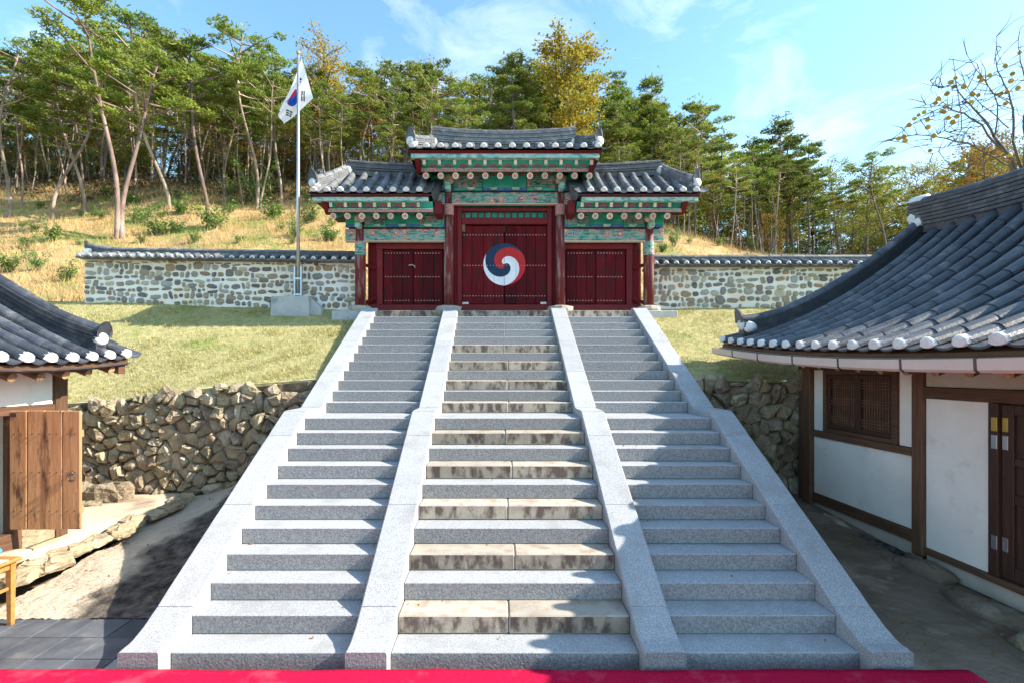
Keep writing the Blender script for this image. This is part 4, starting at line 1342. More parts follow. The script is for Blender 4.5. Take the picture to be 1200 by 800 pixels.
def a_near(l):
    t = min(1.0, max(0.08, (-l - YN) / (YRE - YN)))
    i = int(t * 60); return sl_r.arc[min(60, i)] - 0.05


lay_tiles(sl_r, roof_r, rows, a_near, 0.345, 0.086, 0.325, COV_H, PAN_H, CAP_H, 91)


def plain_rows(name, sl, rows, r, parent, material, n=12):
    mb = MB()
    for l in rows:
        k = len(mb.v)
        for i in range(n + 1):
            p = sl.P(l, sl.len * i / n)
            for j in range(5):
                a = math.pi * j / 4
                mb.v.append(tuple(p + sl.L * math.cos(a) * r + Vector((0, 0, math.sin(a) * r * 1.1))))
        for i in range(n):
            for j in range(4): a = k + 5 * i + j; mb.face((a, a + 1, a + 6, a + 5))
        mb.face([k + j for j in range(5)])
    return add(name, mb, material, parent, kind='stuff')


slb = Slope((10.88, 0, 2.77), (0, 1, 0), (-1, 0, 0), lambda h: 0.30 * h + 0.098 * h * h, lambda l: 0.32 * max(0, (l - 4.0) / 5.4) ** 2, 3.38)
plain_rows('rear_tile_rows', slb, [7.0 + 0.345 * i for i in range(8)], 0.086, roof_r, 'tile')
dr = [tuple(sl_r.P(-9.02, 0.16 + 3.2 * i / 14) + Vector((0, 0, 0.10 + 0.10 * max(0, 1 - i / 3.5) ** 2))) for i in range(15)]
ridge(roof_r, dr, 0.13, 0.15, 4, 'tile', 5, 0.085, 0.34, 'gable_ridge')
end_tile(roof_r, Vector(dr[0]) + Vector((-0.02, 0, 0.10)), (-1, 0.0), 0.24, 0.26, 'tile', th=0.03)
plug(roof_r, Vector(dr[0]) + Vector((-0.02, -0.03, 0.06)), 0.10, (-1, -0.3, 0), 0.2)
plug(roof_r, Vector(dr[0]) + Vector((0.06, -0.12, 0.02)), 0.10, (-1, -0.8, 0), 0.15)
mr_path = [(7.5, 9.2 - 2.4 * i / 10, 4.86 + 0.24 * max(0, (9.2 - 2.4 * i / 10 - 5.8) / 3.4) ** 2) for i in range(11)]
ridge(roof_r, mr_path, 0.17, 0.44, 7, 'tile', 6, 0.09, 0.33, 'main_ridge')
for sx_ in (1, -1):
    hp = [(7.5 - sx_ * 3.38 * (1 - t), lerp(YN, YRE, t), 2.77 + sl_r.zc(3.38 * t) + 0.02) for t in [0.05 + 0.95 * i / 12 for i in range(13)]]
    ridge(roof_r, hp, 0.12, 0.12, 3, 'tile', 7, 0.085, 0.34, 'hip_ridge')
plug(roof_r, (7.46, 9.22, 5.53), 0.12, (-0.4, 1, 0), 0.25, name='ridge_plug')
plug(roof_r, (7.36, 9.13, 5.24), 0.11, (-1, 0.2, 0), 0.2, name='ridge_plug')
plug(roof_r, (7.33, 8.97, 5.12), 0.10, (-1, -0.2, 0), 0.2, name='ridge_plug')

# eave boards, rafters, gutter
m = MB()
for i in range(25):
    Y = lerp(YN + 0.05, 9.5, i / 24)
    z = r_eave(Y)
    m.v += [(4.16, Y, z - 0.20), (4.16, Y, z - 0.07), (4.24, Y, z - 0.03), (4.24, Y, z - 0.20)]
for i in range(24):
    for e in range(4): a = 4 * i; m.face((a + e, a + (e + 1) % 4, a + 4 + (e + 1) % 4, a + 4 + e))
m.face((0, 1, 2, 3)); m.face((96, 97, 98, 99))
add('eave_board', m, 'timber_y', rh)
rm = MB(); rm.ring_tube([(1.25, 0, 0.52), (0, 0, 0)], [0.055, 0.05], 10, 0, True, 1)
RAFT_R = mesh_of('rafter', rm.v, rm.f, ['timber_dark', 'timber_end'], rm.m)
for i in range(17):
    Y = 9.3 - 0.36 * i
    inst('rafter', RAFT_R, rh, Matrix.Translation((4.24, Y, r_eave(Y) - 0.25)))
gj = [9.62, 8.77, 7.92, 6.98, 6.04, 5.10, 4.30, 3.6, 2.85]
gut = MB(); gut.box(4.045, 4.135, 2.9, 3.6, r_eave(0) - 0.20, r_eave(0) - 0.17)
gutter = add('gutter', gut, 'gutter_in', rh)
for i in range(len(gj) - 1):
    yb, ya = gj[i] - 0.004, gj[i + 1] + 0.004
    mb = MB()
    prof = [(4.15, -0.02), (4.15, -0.13), (4.13, -0.15), (4.04, -0.15), (4.01, -0.125), (4.005, -0.03), (4.017, -0.03), (4.022, -0.115), (4.05, -0.137), (4.12, -0.137), (4.138, -0.12), (4.138, -0.02)]
    n = 6
    for q in range(n + 1):
        Y = lerp(ya, yb, q / n); z = r_eave(Y) - 0.10
        for (a, b) in prof: mb.v.append((a, Y, z + b))
    c = len(prof)
    for q in range(n):
        for e in range(c): mb.face((q * c + e, q * c + (e + 1) % c, (q + 1) * c + (e + 1) % c, (q + 1) * c + e))
    mb.face(range(c)); mb.face([n * c + e for e in range(c)])
    add('gutter_length', mb, 'gutter', gutter)
    z = r_eave(ya) - 0.10
    sb = MB(); sb.prism([(4.155, -0.014 + z), (4.155, -0.134 + z), (4.132, -0.157 + z), (4.035, -0.157 + z), (4.003, -0.128 + z), (3.998, -0.024 + z), (4.02, -0.024 + z), (4.06, -0.13 + z), (4.14, -0.10 + z)], ya - 0.014, ya + 0.010, 'y')
    add('gutter_strap', sb, 'iron', gutter)

# walls: everything lies in the plane x = XW
def rb(name, mt, y0, y1, z0, z1, x0, x1, parent=rh, c=0.006): return bx(name, mt, parent, x0, x1, y0, y1, z0, z1, c=c)
rb('house_body', 'plaster', 3.8, 8.42, 0.30, 2.7, XW + 0.10, 10.0)
rb('post', 'timber_z', 8.24, 8.46, 0.33, 2.72, XW - 0.07, XW + 0.12, c=0.012)
rb('post', 'timber_z', 8.47, 8.64, 0.30, 2.2, XW - 0.02, XW + 0.16, c=0.012)
rb('post', 'timber_z', 6.085, 6.245, 0.33, 2.72, XW - 0.05, XW + 0.12, c=0.012)
rb('post', 'timber_z', 3.75, 3.94, 0.33, 2.72, XW - 0.08, XW + 0.12, c=0.012)
rb('wall_plate', 'timber_y', 3.7, 8.6, 2.56, 2.74, XW - 0.05, XW + 0.14)
rb('sill_beam', 'timber_y', 6.25, 8.235, 1.505, 1.60, XW - 0.045, XW + 0.11)
rb('bottom_rail', 'timber_y', 6.25, 8.235, 0.455, 0.595, XW - 0.03, XW + 0.11)
rb('plaster_panel', 'plaster', 6.25, 8.235, 0.60, 1.50, XW, XW + 0.10, c=0.003)
rb('plaster_panel', 'plaster', 7.965, 8.235, 1.605, 2.555, XW, XW + 0.10, c=0.003)
rb('plaster_panel', 'plaster', 6.25, 6.485, 1.605, 2.555, XW, XW + 0.10, c=0.003)
rb('plinth_strip', 'plinth', 6.25, 8.235, 0.28, 0.45, XW + 0.005, XW + 0.10, c=0.003)
rb('lintel_beam', 'timber_y', 3.945, 6.08, 2.22, 2.352, XW - 0.045, XW + 0.11)
rb('plaster_panel', 'plinth', 3.945, 6.08, 2.357, 2.555, XW, XW + 0.10, c=0.003)
rb('plaster_panel', 'plaster', 5.285, 6.08, 0.45, 2.215, XW, XW + 0.10, c=0.003)
rb('sill_board', 'timber_y', 3.945, 6.08, 0.375, 0.445, XW - 0.03, XW + 0.10)
rb('plinth_strip', 'plinth', 3.8, 6.08, 0.2, 0.37, XW + 0.005, XW + 0.10, c=0.003)
rb('door_jamb', 'timber_dark', 5.175, 5.28, 0.45, 2.215, XW - 0.035, XW + 0.10)
rb('door_jamb', 'timber_dark', 3.95, 4.05, 0.45, 2.215, XW - 0.035, XW + 0.10)
# window with two lattice leaves
win = rb('window', 'timber_dark', 6.49, 7.96, 1.605, 2.555, XW + 0.04, XW + 0.10)
for (a, b) in ((6.49, 6.565), (7.885, 7.96)): rb('window_frame', 'timber_y', a, b, 1.605, 2.555, XW - 0.04, XW + 0.04, win)
rb('window_frame', 'timber_y', 6.568, 7.882, 1.605, 1.665, XW - 0.04, XW + 0.04, win)
rb('window_frame', 'timber_y', 6.568, 7.882, 2.49, 2.555, XW - 0.04, XW + 0.04, win)
for (a, b) in ((6.575, 7.222), (7.228, 7.875)):
    mb = MB()
    for (y0, y1, z0, z1) in ((a, a + 0.055, 1.67, 2.485), (b - 0.055, b, 1.67, 2.485), (a + 0.056, b - 0.056, 1.67, 1.73), (a + 0.056, b - 0.056, 2.425, 2.485)):
        mb.box(XW - 0.015, XW + 0.03, y0, y1, z0, z1)
    add('window_leaf', mb, 'timber_dark', win)
    mb = MB()
    for i in range(1, 11):
        y = lerp(a + 0.055, b - 0.055, i / 11)
        mb.box(XW + 0.004, XW + 0.016, y - 0.006, y + 0.006, 1.73, 2.425, c=0.001)
    for z in (1.78, 1.82, 1.86, 2.05, 2.09, 2.13, 2.30, 2.34, 2.38):
        mb.box(XW - 0.002, XW + 0.010, a + 0.055, b - 0.055, z - 0.005, z + 0.005, c=0.001)
    add('lattice', mb, 'lattice_wood', win)
# panelled door
dl = rb('door', 'timber_dark', 4.052, 5.17, 0.455, 2.21, XW + 0.03, XW + 0.08)
for (y0, y1) in ((5.05, 5.168), (4.054, 4.17), (4.56, 4.66)): rb('door_stile', 'timber_dark', y0, y1, 0.46, 2.2, XW, XW + 0.03, dl)
for (z0, z1) in ((0.46, 0.60), (1.22, 1.32), (1.60, 1.68), (2.10, 2.2)):
    for (y0, y1) in ((4.664, 5.046), (4.174, 4.556)): rb('door_rail', 'timber_dark', y0, y1, z0, z1, XW + 0.002, XW + 0.03, dl)
for (z, mt) in ((2.0, 'brass'), (1.82, 'steel'), (0.80, 'steel')):
    rb('hinge', mt, 5.10, 5.158, z - 0.07, z + 0.07, XW - 0.006, XW + 0.0, dl, c=0.002)
    rb('hinge', mt, 5.176, 5.236, z - 0.07, z + 0.07, XW - 0.044, XW - 0.035, dl, c=0.002)
# stones at the foot of the wall
foot = [((4.93, 5.95, 0.22), (0.13, 0.40, 0.13), 'yard', 'dark weathered log-like stone at the foot of the middle post', 0.10),
        ((4.95, 6.75, 0.24), (0.11, 0.42, 0.08), 'bank', 'low brown footing stone under the lattice window', 0.02),
        ((4.98, 7.6, 0.27), (0.10, 0.45, 0.10), 'earth_pale', 'long buff footing stone near the corner post', 0.0),
        ((4.87, 5.1, 0.15), (0.16, 0.45, 0.10), 'yard', 'dark footing stone below the panelled door', 0.06),
        ((4.80, 4.2, 0.13), (0.18, 0.46, 0.12), 'rubble', 'broad footing stone past the panelled door', 0.04)]
for i, (loc, sz, mt, lb, rz) in enumerate(foot): boulder('footing_stone', lb, loc, sz, 60 + i, mt, 'stone', None, None, rz)

# ------------------------------------------------------------------ left house
XL = -5.48
lh = thing('tiled_outbuilding', 'small tiled outbuilding with white plaster and an open plank door', 'house', (-7.0, 4.5, 0.44))


def l_eave(Y): return 2.655 + 0.10 * max(0, (Y - 5.2) / 1.6) ** 2


sl_l = Slope((-4.92, 0, 2.655), (0, 1, 0), (-1, 0, 0), lambda h: 0.44 * h + 0.075 * h * h, lambda l: 0.10 * max(0, (l - 5.2) / 1.6) ** 2, 3.4)
m = MB()
for dz in (-0.03, -0.12):
    m.grid(16, 14, lambda u, v: tuple(sl_l.P(lerp(0.5, 6.86, u), v * 3.4) + Vector((0, 0, dz))))
    def back2(u, v):
        p = sl_l.P(lerp(0.5, 6.86, u), v * 3.4); return (-16.64 - p.x, p.y, p.z + dz)
    m.grid(16, 14, back2)
roof_l = add('roof', m, 'tile', lh)
COV_L = cover_mesh(0.078, 0.345, 'tile'); PAN_L = pan_mesh(0.26, 0.36, 'tile'); CAP_L = cap_mesh(0.080)
lay_tiles(sl_l, roof_l, [6.74 - 0.285 * i for i in range(9)], lambda l: sl_l.arc[-1] - 0.05, 0.285, 0.078, 0.325, COV_L, PAN_L, CAP_L, 95)
plain_rows('far_tile_rows', sl_l, [4.175 - 0.285 * i for i in range(13)], 0.078, roof_l, 'tile')
dl_path = [tuple(sl_l.P(6.47, 0.10 + 3.25 * i / 14) + Vector((0, 0, 0.09 + 0.06 * max(0, 1 - i / 3.5) ** 2))) for i in range(15)]
ridge(roof_l, dl_path, 0.115, 0.13, 3, 'tile', 15, 0.08, 0.34, 'gable_ridge')
p0 = Vector(dl_path[0])
end_tile(roof_l, p0 + Vector((0.02, 0, 0.05)), (1, -0.1), 0.22, 0.20, 'tile', th=0.03)
plug(roof_l, p0 + Vector((0.03, -0.03, 0.03)), 0.085, (1, -0.5, 0), 0.2)
m = MB()
for i in range(13):
    Y = lerp(0.6, 6.84, i / 12); z = l_eave(Y)
    m.v += [(-4.95, Y, z - 0.14), (-4.95, Y, z - 0.06), (-5.03, Y, z - 0.03), (-5.03, Y, z - 0.14)]
for i in range(12):
    for e in range(4): a = 4 * i; m.face((a + e, a + (e + 1) % 4, a + 4 + (e + 1) % 4, a + 4 + e))
m.face((0, 1, 2, 3)); m.face((48, 49, 50, 51))
add('eave_board', m, 'timber_y', lh)
rm = MB(); rm.ring_tube([(-1.0, 0, 0.40), (0, 0, 0)], [0.055, 0.052], 12, 0, True, 1)
RAFT_L = mesh_of('rafter', rm.v, rm.f, ['timber_y', 'timber_end'], rm.m)
for i in range(17):
    Y = 6.62 - 0.33 * i
    inst('rafter', RAFT_L, lh, Matrix.Translation((-5.03 + (0.03 if i == 0 else 0), Y, l_eave(Y) - 0.185)))
mb = MB(); mb.prism([(-4.97, 2.62), (-4.97, 2.50), (-5.6, 2.66), (-5.6, 2.88)], 6.70, 6.82, 'y'); add('gable_board', mb, 'timber_y', lh)


def lb_(name, mt, y0, y1, z0, z1, x0, x1, parent=lh, c=0.006): return bx(name, mt, parent, x0, x1, y0, y1, z0, z1, c=c)
lb_('post', 'timber_z', 6.30, 6.47, 0.42, 2.60, XL - 0.10, XL + 0.05, c=0.012)
lb_('plaster_panel', 'plaster', 1.0, 6.295, 2.14, 2.52, XL - 0.08, XL, c=0.003)
lb_('wall_plate', 'timber_y', 1.0, 6.6, 2.525, 2.66, XL - 0.12, XL + 0.03)
lb_('lintel_beam', 'timber_y', 1.0, 6.295, 2.04, 2.135, XL - 0.10, XL + 0.04)
lb_('plaster_panel', 'plaster', 5.86, 6.295, 0.865, 2.035, XL - 0.08, XL, c=0.003)
lb_('door_jamb', 'timber_z', 5.76, 5.855, 0.45, 2.035, XL - 0.10, XL + 0.03)
lb_('door_jamb', 'timber_z', 4.80, 4.90, 0.45, 2.035, XL - 0.10, XL + 0.03)
lb_('door_sill', 'timber_y', 4.905, 5.755, 0.52, 0.72, XL - 0.10, XL + 0.04)
lb_('plaster_panel', 'plaster', 1.0, 4.795, 0.5, 2.035, XL - 0.08, XL, c=0.003)
lb_('back_wall', 'timber_dark', 1.0, 6.3, 0.42, 3.6, -8.3, -8.2)
lb_('gable_wall', 'plaster', 6.32, 6.42, 0.42, 2.62, -11.0, XL - 0.105)
lb_('foundation', 'rubble_pale', 1.0, 6.5, 0.30, 0.49, -11.0, XL + 0.06)
lb_('mud_skirt', 'rubble_pale', 5.86, 6.295, 0.5, 0.86, XL - 0.08, XL + 0.03)
# open plank door leaf standing square to the wall
lf = MB(); lf.box(XL + 0.03, XL + 0.81, 5.745, 5.775, 0.95, 1.03); lf.box(XL + 0.03, XL + 0.81, 5.745, 5.775, 1.80, 1.88)
dleaf = add('door', lf, 'door_wood', lh)
dr_ = random.Random(3)
for i in range(4):
    a, b = XL + 0.025 + 0.198 * i, XL + 0.025 + 0.198 * (i + 1)
    pm = MB(); pm.box(a + 0.003, b - 0.003, 5.71 + dr_.uniform(-0.004, 0.003), 5.744, 0.765 + dr_.uniform(0, 0.01), 2.10 - dr_.uniform(0, 0.008), c=0.007)
    add('plank', pm, 'door_wood', dleaf)
for (rx, ry, rz_, rr_) in ((XL + 0.735, 5.685, 1.36, 0.045), (XL + 0.86, 5.76, 1.41, 0.05)):
    mb = MB(); mb.ring_tube([(rx + math.cos(t * math.pi / 6) * rr_, ry + 0.008 * math.sin(t), rz_ + math.sin(t * math.pi / 6) * rr_) for t in range(13)], 0.007, 6, cap=False)
    add('ring_handle', mb, 'iron', dleaf)
mb = MB(); mb.ring_tube([(XL + 0.735, 5.712, 1.405), (XL + 0.735, 5.68, 1.405)], [0.022, 0.014], 10); add('handle_boss', mb, 'iron', dleaf)
nm = MB()
for i in range(4):
    for z in (0.98, 1.41, 1.84):
        for q in (0.06, 0.14):
            x = XL + 0.025 + 0.198 * i + q
            nm.box(x - 0.006, x + 0.006, 5.698, 5.709, z - 0.006, z + 0.006, c=0.001)
add('nail_heads', nm, 'iron', dleaf, kind='stuff')
bx('hinge', 'iron', dleaf, XL + 0.0, XL + 0.12, 5.696, 5.706, 2.03, 2.075)
boulder('step_stone', 'flat stepping stone beneath the open plank door', (-5.35, 5.45, 0.50), (0.20, 0.3, 0.07), 77, 'earth_pale', 'stone')

# ------------------------------------------------------------------ table at the left edge
tb = thing('wooden_table', 'honey-coloured wooden table with slim legs on the dark paving', 'table', (-5.15, 4.80, 0.05))
bx('tabletop', 'table_wood', tb, -5.88, -4.73, 4.45, 5.10, 0.665, 0.70, c=0.01)
for (x, y) in ((-4.79, 4.52), (-4.79, 5.03), (-5.81, 4.52), (-5.81, 5.03)):
    mb = MB(); k = 0
    for (q, z) in ((0.020, 0.05), (0.028, 0.664)):
        mb.v += [(x - q, y - q, z), (x + q, y - q, z), (x + q, y + q, z), (x - q, y + q, z)]
    mb.face((0, 3, 2, 1)); mb.face((4, 5, 6, 7))
    for i in range(4): mb.face((i, (i + 1) % 4, 4 + (i + 1) % 4, 4 + i))
    add('leg', mb, 'table_wood', tb)
for (a, b, c_, d) in ((-4.81, -4.77, 4.55, 5.00), (-5.83, -5.79, 4.55, 5.00)):
    bx('side_apron', 'table_wood', tb, a, b, c_, d, 0.60, 0.66); bx('stretcher', 'table_wood', tb, a + 0.008, b - 0.008, c_, d, 0.40, 0.43)
bx('front_apron', 'table_wood', tb, -5.78, -4.82, 4.50, 4.53, 0.60, 0.66)
bx('front_apron', 'table_wood', tb, -5.78, -4.82, 5.02, 5.05, 0.60, 0.66)
o = bx('paper_sheet', 'paper', None, -5.35, -4.76, 4.56, 4.98, 0.701, 0.705, c=0.001); tag(o, 'pale blue sheet lying on the wooden table', 'paper')
mb = MB()
bpz = [(0.16, 0.706), (0.21, 0.76), (0.225, 0.80), (0.24, 0.805), (0.235, 0.812), (0.215, 0.805), (0.20, 0.765), (0.15, 0.716), (0.0, 0.714)]
for (q, z) in bpz:
    for i in range(20):
        a = 2 * math.pi * i / 20; mb.v.append((-4.99 + math.cos(a) * q, 4.84 + math.sin(a) * q * 0.8, z))
for k in range(len(bpz) - 1):
    for i in range(20): mb.face((k * 20 + i, k * 20 + (i + 1) % 20, (k + 1) * 20 + (i + 1) % 20, (k + 1) * 20 + i))
o = add('basin', mb, 'plastic_blue', smooth=True); tag(o, 'blue plastic basin on the wooden table', 'basin')

# ------------------------------------------------------------------ flagpole and flag
FY = 12.15
fx = (349.5 - VPX) * FY / F
fz = 3.60
fp = thing('flagpole', 'tall steel flagpole clamped between two channels on a concrete block', 'flagpole', (fx, FY, fz))
blk = MB()
blk.prism([(-5.36, fz), (-5.32, 4.29), (-4.46, 4.29), (-4.42, fz)], FY - 0.15, FY + 0.2, 'y'); add('concrete_block', blk, 'concrete', fp)
blk = MB(); blk.prism([(-4.45, fz), (-4.44, 4.25), (-4.20, 4.05), (-4.18, fz)], FY - 0.05, FY + 0.19, 'y'); add('concrete_foot', blk, 'concrete', fp)
for s in (-1, 1): bx('channel', 'steel', fp, fx + s * 0.075 - 0.018, fx + s * 0.075 + 0.018, FY - 0.05, FY + 0.05, 4.27, 5.02)
bx('clamp', 'steel', fp, fx - 0.10, fx + 0.10, FY - 0.055, FY - 0.051, 4.7, 4.75); bx('clamp', 'steel', fp, fx - 0.10, fx + 0.10, FY - 0.055, FY - 0.051, 4.32, 4.37)
mb = MB(); mb.ring_tube([(fx, FY, 4.22), (fx, FY, 7.0), (fx, FY, 10.05)], [0.042, 0.038, 0.028], 14); add('pole', mb, 'steel', fp, smooth=True)
mb = MB(); mb.ring_tube([(fx, FY, 10.03 + 0.05 * (1 - math.cos(math.pi * i / 6))) for i in range(7)], [0.006 + 0.045 * math.sin(math.pi * i / 6) for i in range(7)], 12); add('finial', mb, 'brass', fp, smooth=True)


def flag_colour(u, v):
    """u along the fly 0..1, v from the top edge 0..1 ; 0 white 1 red 2 blue 3 black"""
    x, y = (u - 0.5) * 3.0, (0.5 - v) * 2.0
    if math.hypot(x, y) < 0.5:
        th = -math.atan2(2, 3)
        c, s = math.cos(th), math.sin(th)
        a, b = x * c + y * s, -x * s + y * c
        red = b > 0
        if math.hypot(a + 0.25, b) < 0.25: red = True
        if math.hypot(a - 0.25, b) < 0.25: red = False
        return 1 if red else 2
    th = math.atan2(2, 3)
    for (sx, sy, bars) in ((-1, 1, (1, 1, 1)), (1, -1, (0, 0, 0)), (1, 1, (0, 1, 0)), (-1, -1, (1, 0, 1))):
        dx, dy = math.cos(th) * sx, math.sin(th) * sy
        d = x * dx + y * dy; p = -x * dy + y * dx
        for i in range(3):
            d0 = 0.75 + i * 0.125
            if d0 <= d <= d0 + 0.083 and abs(p) < 0.25:
                if bars[i] or abs(p) > 0.0208: return 3
    return 0


A_, D_, C_, B_ = at(351.5, 66, FY), at(366, 114, FY), at(328, 143, FY), at(325, 127, FY)
mb = MB(); NU, NV = 108, 72
for j in range(NV + 1):
    for i in range(NU + 1):
        u, v = i / NU, j / NV
        p = A_.lerp(B_, u).lerp(D_.lerp(C_, u), v)
        sag = 0.05 * math.sin(math.pi * u) * (1 - v)
        yoff = 0.085 + 0.05 * math.sin(2.4 * math.pi * v + 1.2 * u) * (0.25 + 0.75 * u) + 0.04 * math.sin(5 * v + 4 * u)
        xoff = 0.03 * math.sin(2 * math.pi * v * 1.5) * u
        mb.v.append((p.x + xoff, p.y + yoff, p.z - sag))
for j in range(NV):
    for i in range(NU):
        a = j * (NU + 1) + i
        mb.face((a, a + 1, a + NU + 2, a + NU + 1), flag_colour((i + 0.5) / NU, (j + 0.5) / NV))
o = add('flag', mb, ['cloth_white', 'cloth_red', 'cloth_blue', 'cloth_black'], smooth=True)
tag(o, 'limp white flag with red and blue disc and black bars on the flagpole', 'flag')

# ------------------------------------------------------------------ trees
def tube_path(mb, pts, r0, r1, n=6, mi=0):
    k = len(pts)
    mb.ring_tube(pts, [lerp(r0, r1, i / (k - 1)) for i in range(k)], n, mi, cap=False)


class Leaves:
    def __init__(s): s.v, s.f = [], []

    def tuft(s, g, p, size, n=3, up=0.35):
        for _ in range(n):
            d = g.normal(0, 1, 3); d[2] = abs(d[2]) * 0.8 + up - 0.25
            d /= np.linalg.norm(d) + 1e-6
            e = np.cross(d, g.normal(0, 1, 3)); e /= np.linalg.norm(e) + 1e-6
            L = size * g.uniform(0.7, 1.2); w = size * 0.17
            k = len(s.v)
            a = p - d * L * 0.15
            s.v += [tuple(a - e * w * 0.5), tuple(a + e * w * 0.5), tuple(p + d * L * 0.65 + e * w), tuple(p + d * L), tuple(p + d * L * 0.65 - e * w)]
            s.f.append((k, k + 1, k + 2, k + 3, k + 4))

    def leaf(s, g, p, size):
        d = g.normal(0, 1, 3); d[2] *= 0.7; d /= np.linalg.norm(d) + 1e-6
        e = np.cross(d, g.normal(0, 1, 3)); e /= np.linalg.norm(e) + 1e-6
        k = len(s.v); L = size * g.uniform(0.7, 1.25)
        s.v += [tuple(p - d * L * 0.5), tuple(p + e * L * 0.32), tuple(p + d * L * 0.5), tuple(p - e * L * 0.32)]
        s.f.append((k, k + 1, k + 2, k + 3))


def trunk_curve(g, h, amp, n=14):
    ph = g.uniform(0, 6.28, 4); a = amp * g.uniform(0.6, 1.2)
    lean = g.normal(0, 0.05, 2)
    out = []
    for i in range(n + 1):
        t = i / n
        x = a * (math.sin(2.6 * t + ph[0]) - math.sin(ph[0])) * 0.6 + a * 0.25 * (math.sin(7 * t + ph[1]) - math.sin(ph[1])) + lean[0] * h * t
        y = a * (math.sin(2.6 * t + ph[2]) - math.sin(ph[2])) * 0.6 + a * 0.25 * (math.sin(7 * t + ph[3]) - math.sin(ph[3])) + lean[1] * h * t
        out.append(np.array((x, y, h * t)))
    return out


def on(path, t):
    q = max(0, min(0.9999, t)) * (len(path) - 1); i = int(q)
    return path[i] * (1 - (q - i)) + path[i + 1] * (q - i)


def make_pine(seed, style, leafmat):
    """height 10 units; style: 'umbrella' (flat pads on a bare crooked trunk) or 'tall' (layered straight)"""
    g = np.random.default_rng(seed)
    tr, lv = MB(), Leaves()
    H_ = 9.3
    stems = 2 if style == 'twin' else 1
    for st in range(stems):
        path = trunk_curve(g, H_ * (1 if st == 0 else 0.93), 0.75 if style != 'tall' else 0.22)
        if stems == 2:
            sgn = 1 if st else -1
            path = [p + np.array((sgn * 0.12 + sgn * 1.1 * (p[2] / H_) ** 1.4, 0, 0)) for p in path]
        if st == 0 or stems == 2:
            path[0] = path[0] + np.array((0, 0, -0.5))
        r0 = {'umbrella': 0.092, 'twin': 0.108, 'tall': 0.08, 'thin': 0.065}[style]
        tube_path(tr, [tuple(p) for p in path], r0, 0.035, 8)
        lo = {'tall': 0.42, 'thin': 0.66}.get(style, 0.56)
        nb = {'tall': 25, 'thin': 11, 'umbrella': 18, 'twin': 12}[style]
        az = g.uniform(0, 6.28)
        for b in range(nb):
            f = lo + (0.985 - lo) * (b + g.uniform(0, 0.8)) / nb
            az += 2.4 + g.normal(0, 0.35)
            q = (f - lo) / (1 - lo)
            if style != 'tall': L = g.uniform(1.0, 2.1) * (0.75 + 0.5 * math.sin(math.pi * min(1, q * 0.9 + 0.1))) * (0.75 if q > 0.85 else 1)
            else: L = g.uniform(0.8, 1.25) * (1.55 - 1.2 * q) * (0.75 if q < 0.12 else 1)
            p0 = on(path, f)
            rise = g.uniform(0.05, 0.45) if style != 'tall' else g.uniform(-0.1, 0.35)
            d = np.array((math.cos(az), math.sin(az), rise))
            pts = [p0 + d * L * t + np.array((0, 0, 0.10 * math.sin(3 * t + b))) for t in (0, 0.35, 0.7, 1.0)]
            tube_path(tr, [tuple(p) for p in pts], 0.05 if style != 'tall' else 0.03, 0.012, 5)
            npad = 2
            for k in range(npad):
                t = 1.0 - 0.30 * k
                c = p0 + d * L * t + g.normal(0, 0.16, 3) * np.array((1, 1, 0.5)) + np.array((0, 0, 0.08))
                rx = g.uniform(0.30, 0.60) if style != 'tall' else g.uniform(0.26, 0.48)
                rz = rx * g.uniform(0.20, 0.36)
                cnt = int(380 * rx * rx) + 18
                for _ in range(cnt):
                    q3 = g.normal(0, 1, 3); q3 /= np.linalg.norm(q3); q3 *= g.uniform(0.35, 1.0) ** 0.5
                    q3[2] = q3[2] if q3[2] > 0 else q3[2] * 0.5
                    lv.tuft(g, c + q3 * np.array((rx, rx, rz)), 0.145, 2)
        top = on(path, 1)
        for _ in range(60): lv.tuft(g, top + g.normal(0, 1, 3) * np.array((0.28, 0.28, 0.20)), 0.19, 2, 0.5)
    return (mesh_of('trunk', tr.v, tr.f, 'pine_bark', smooth=True, fix=False), mesh_of('crown', lv.v, lv.f, leafmat, fix=False))


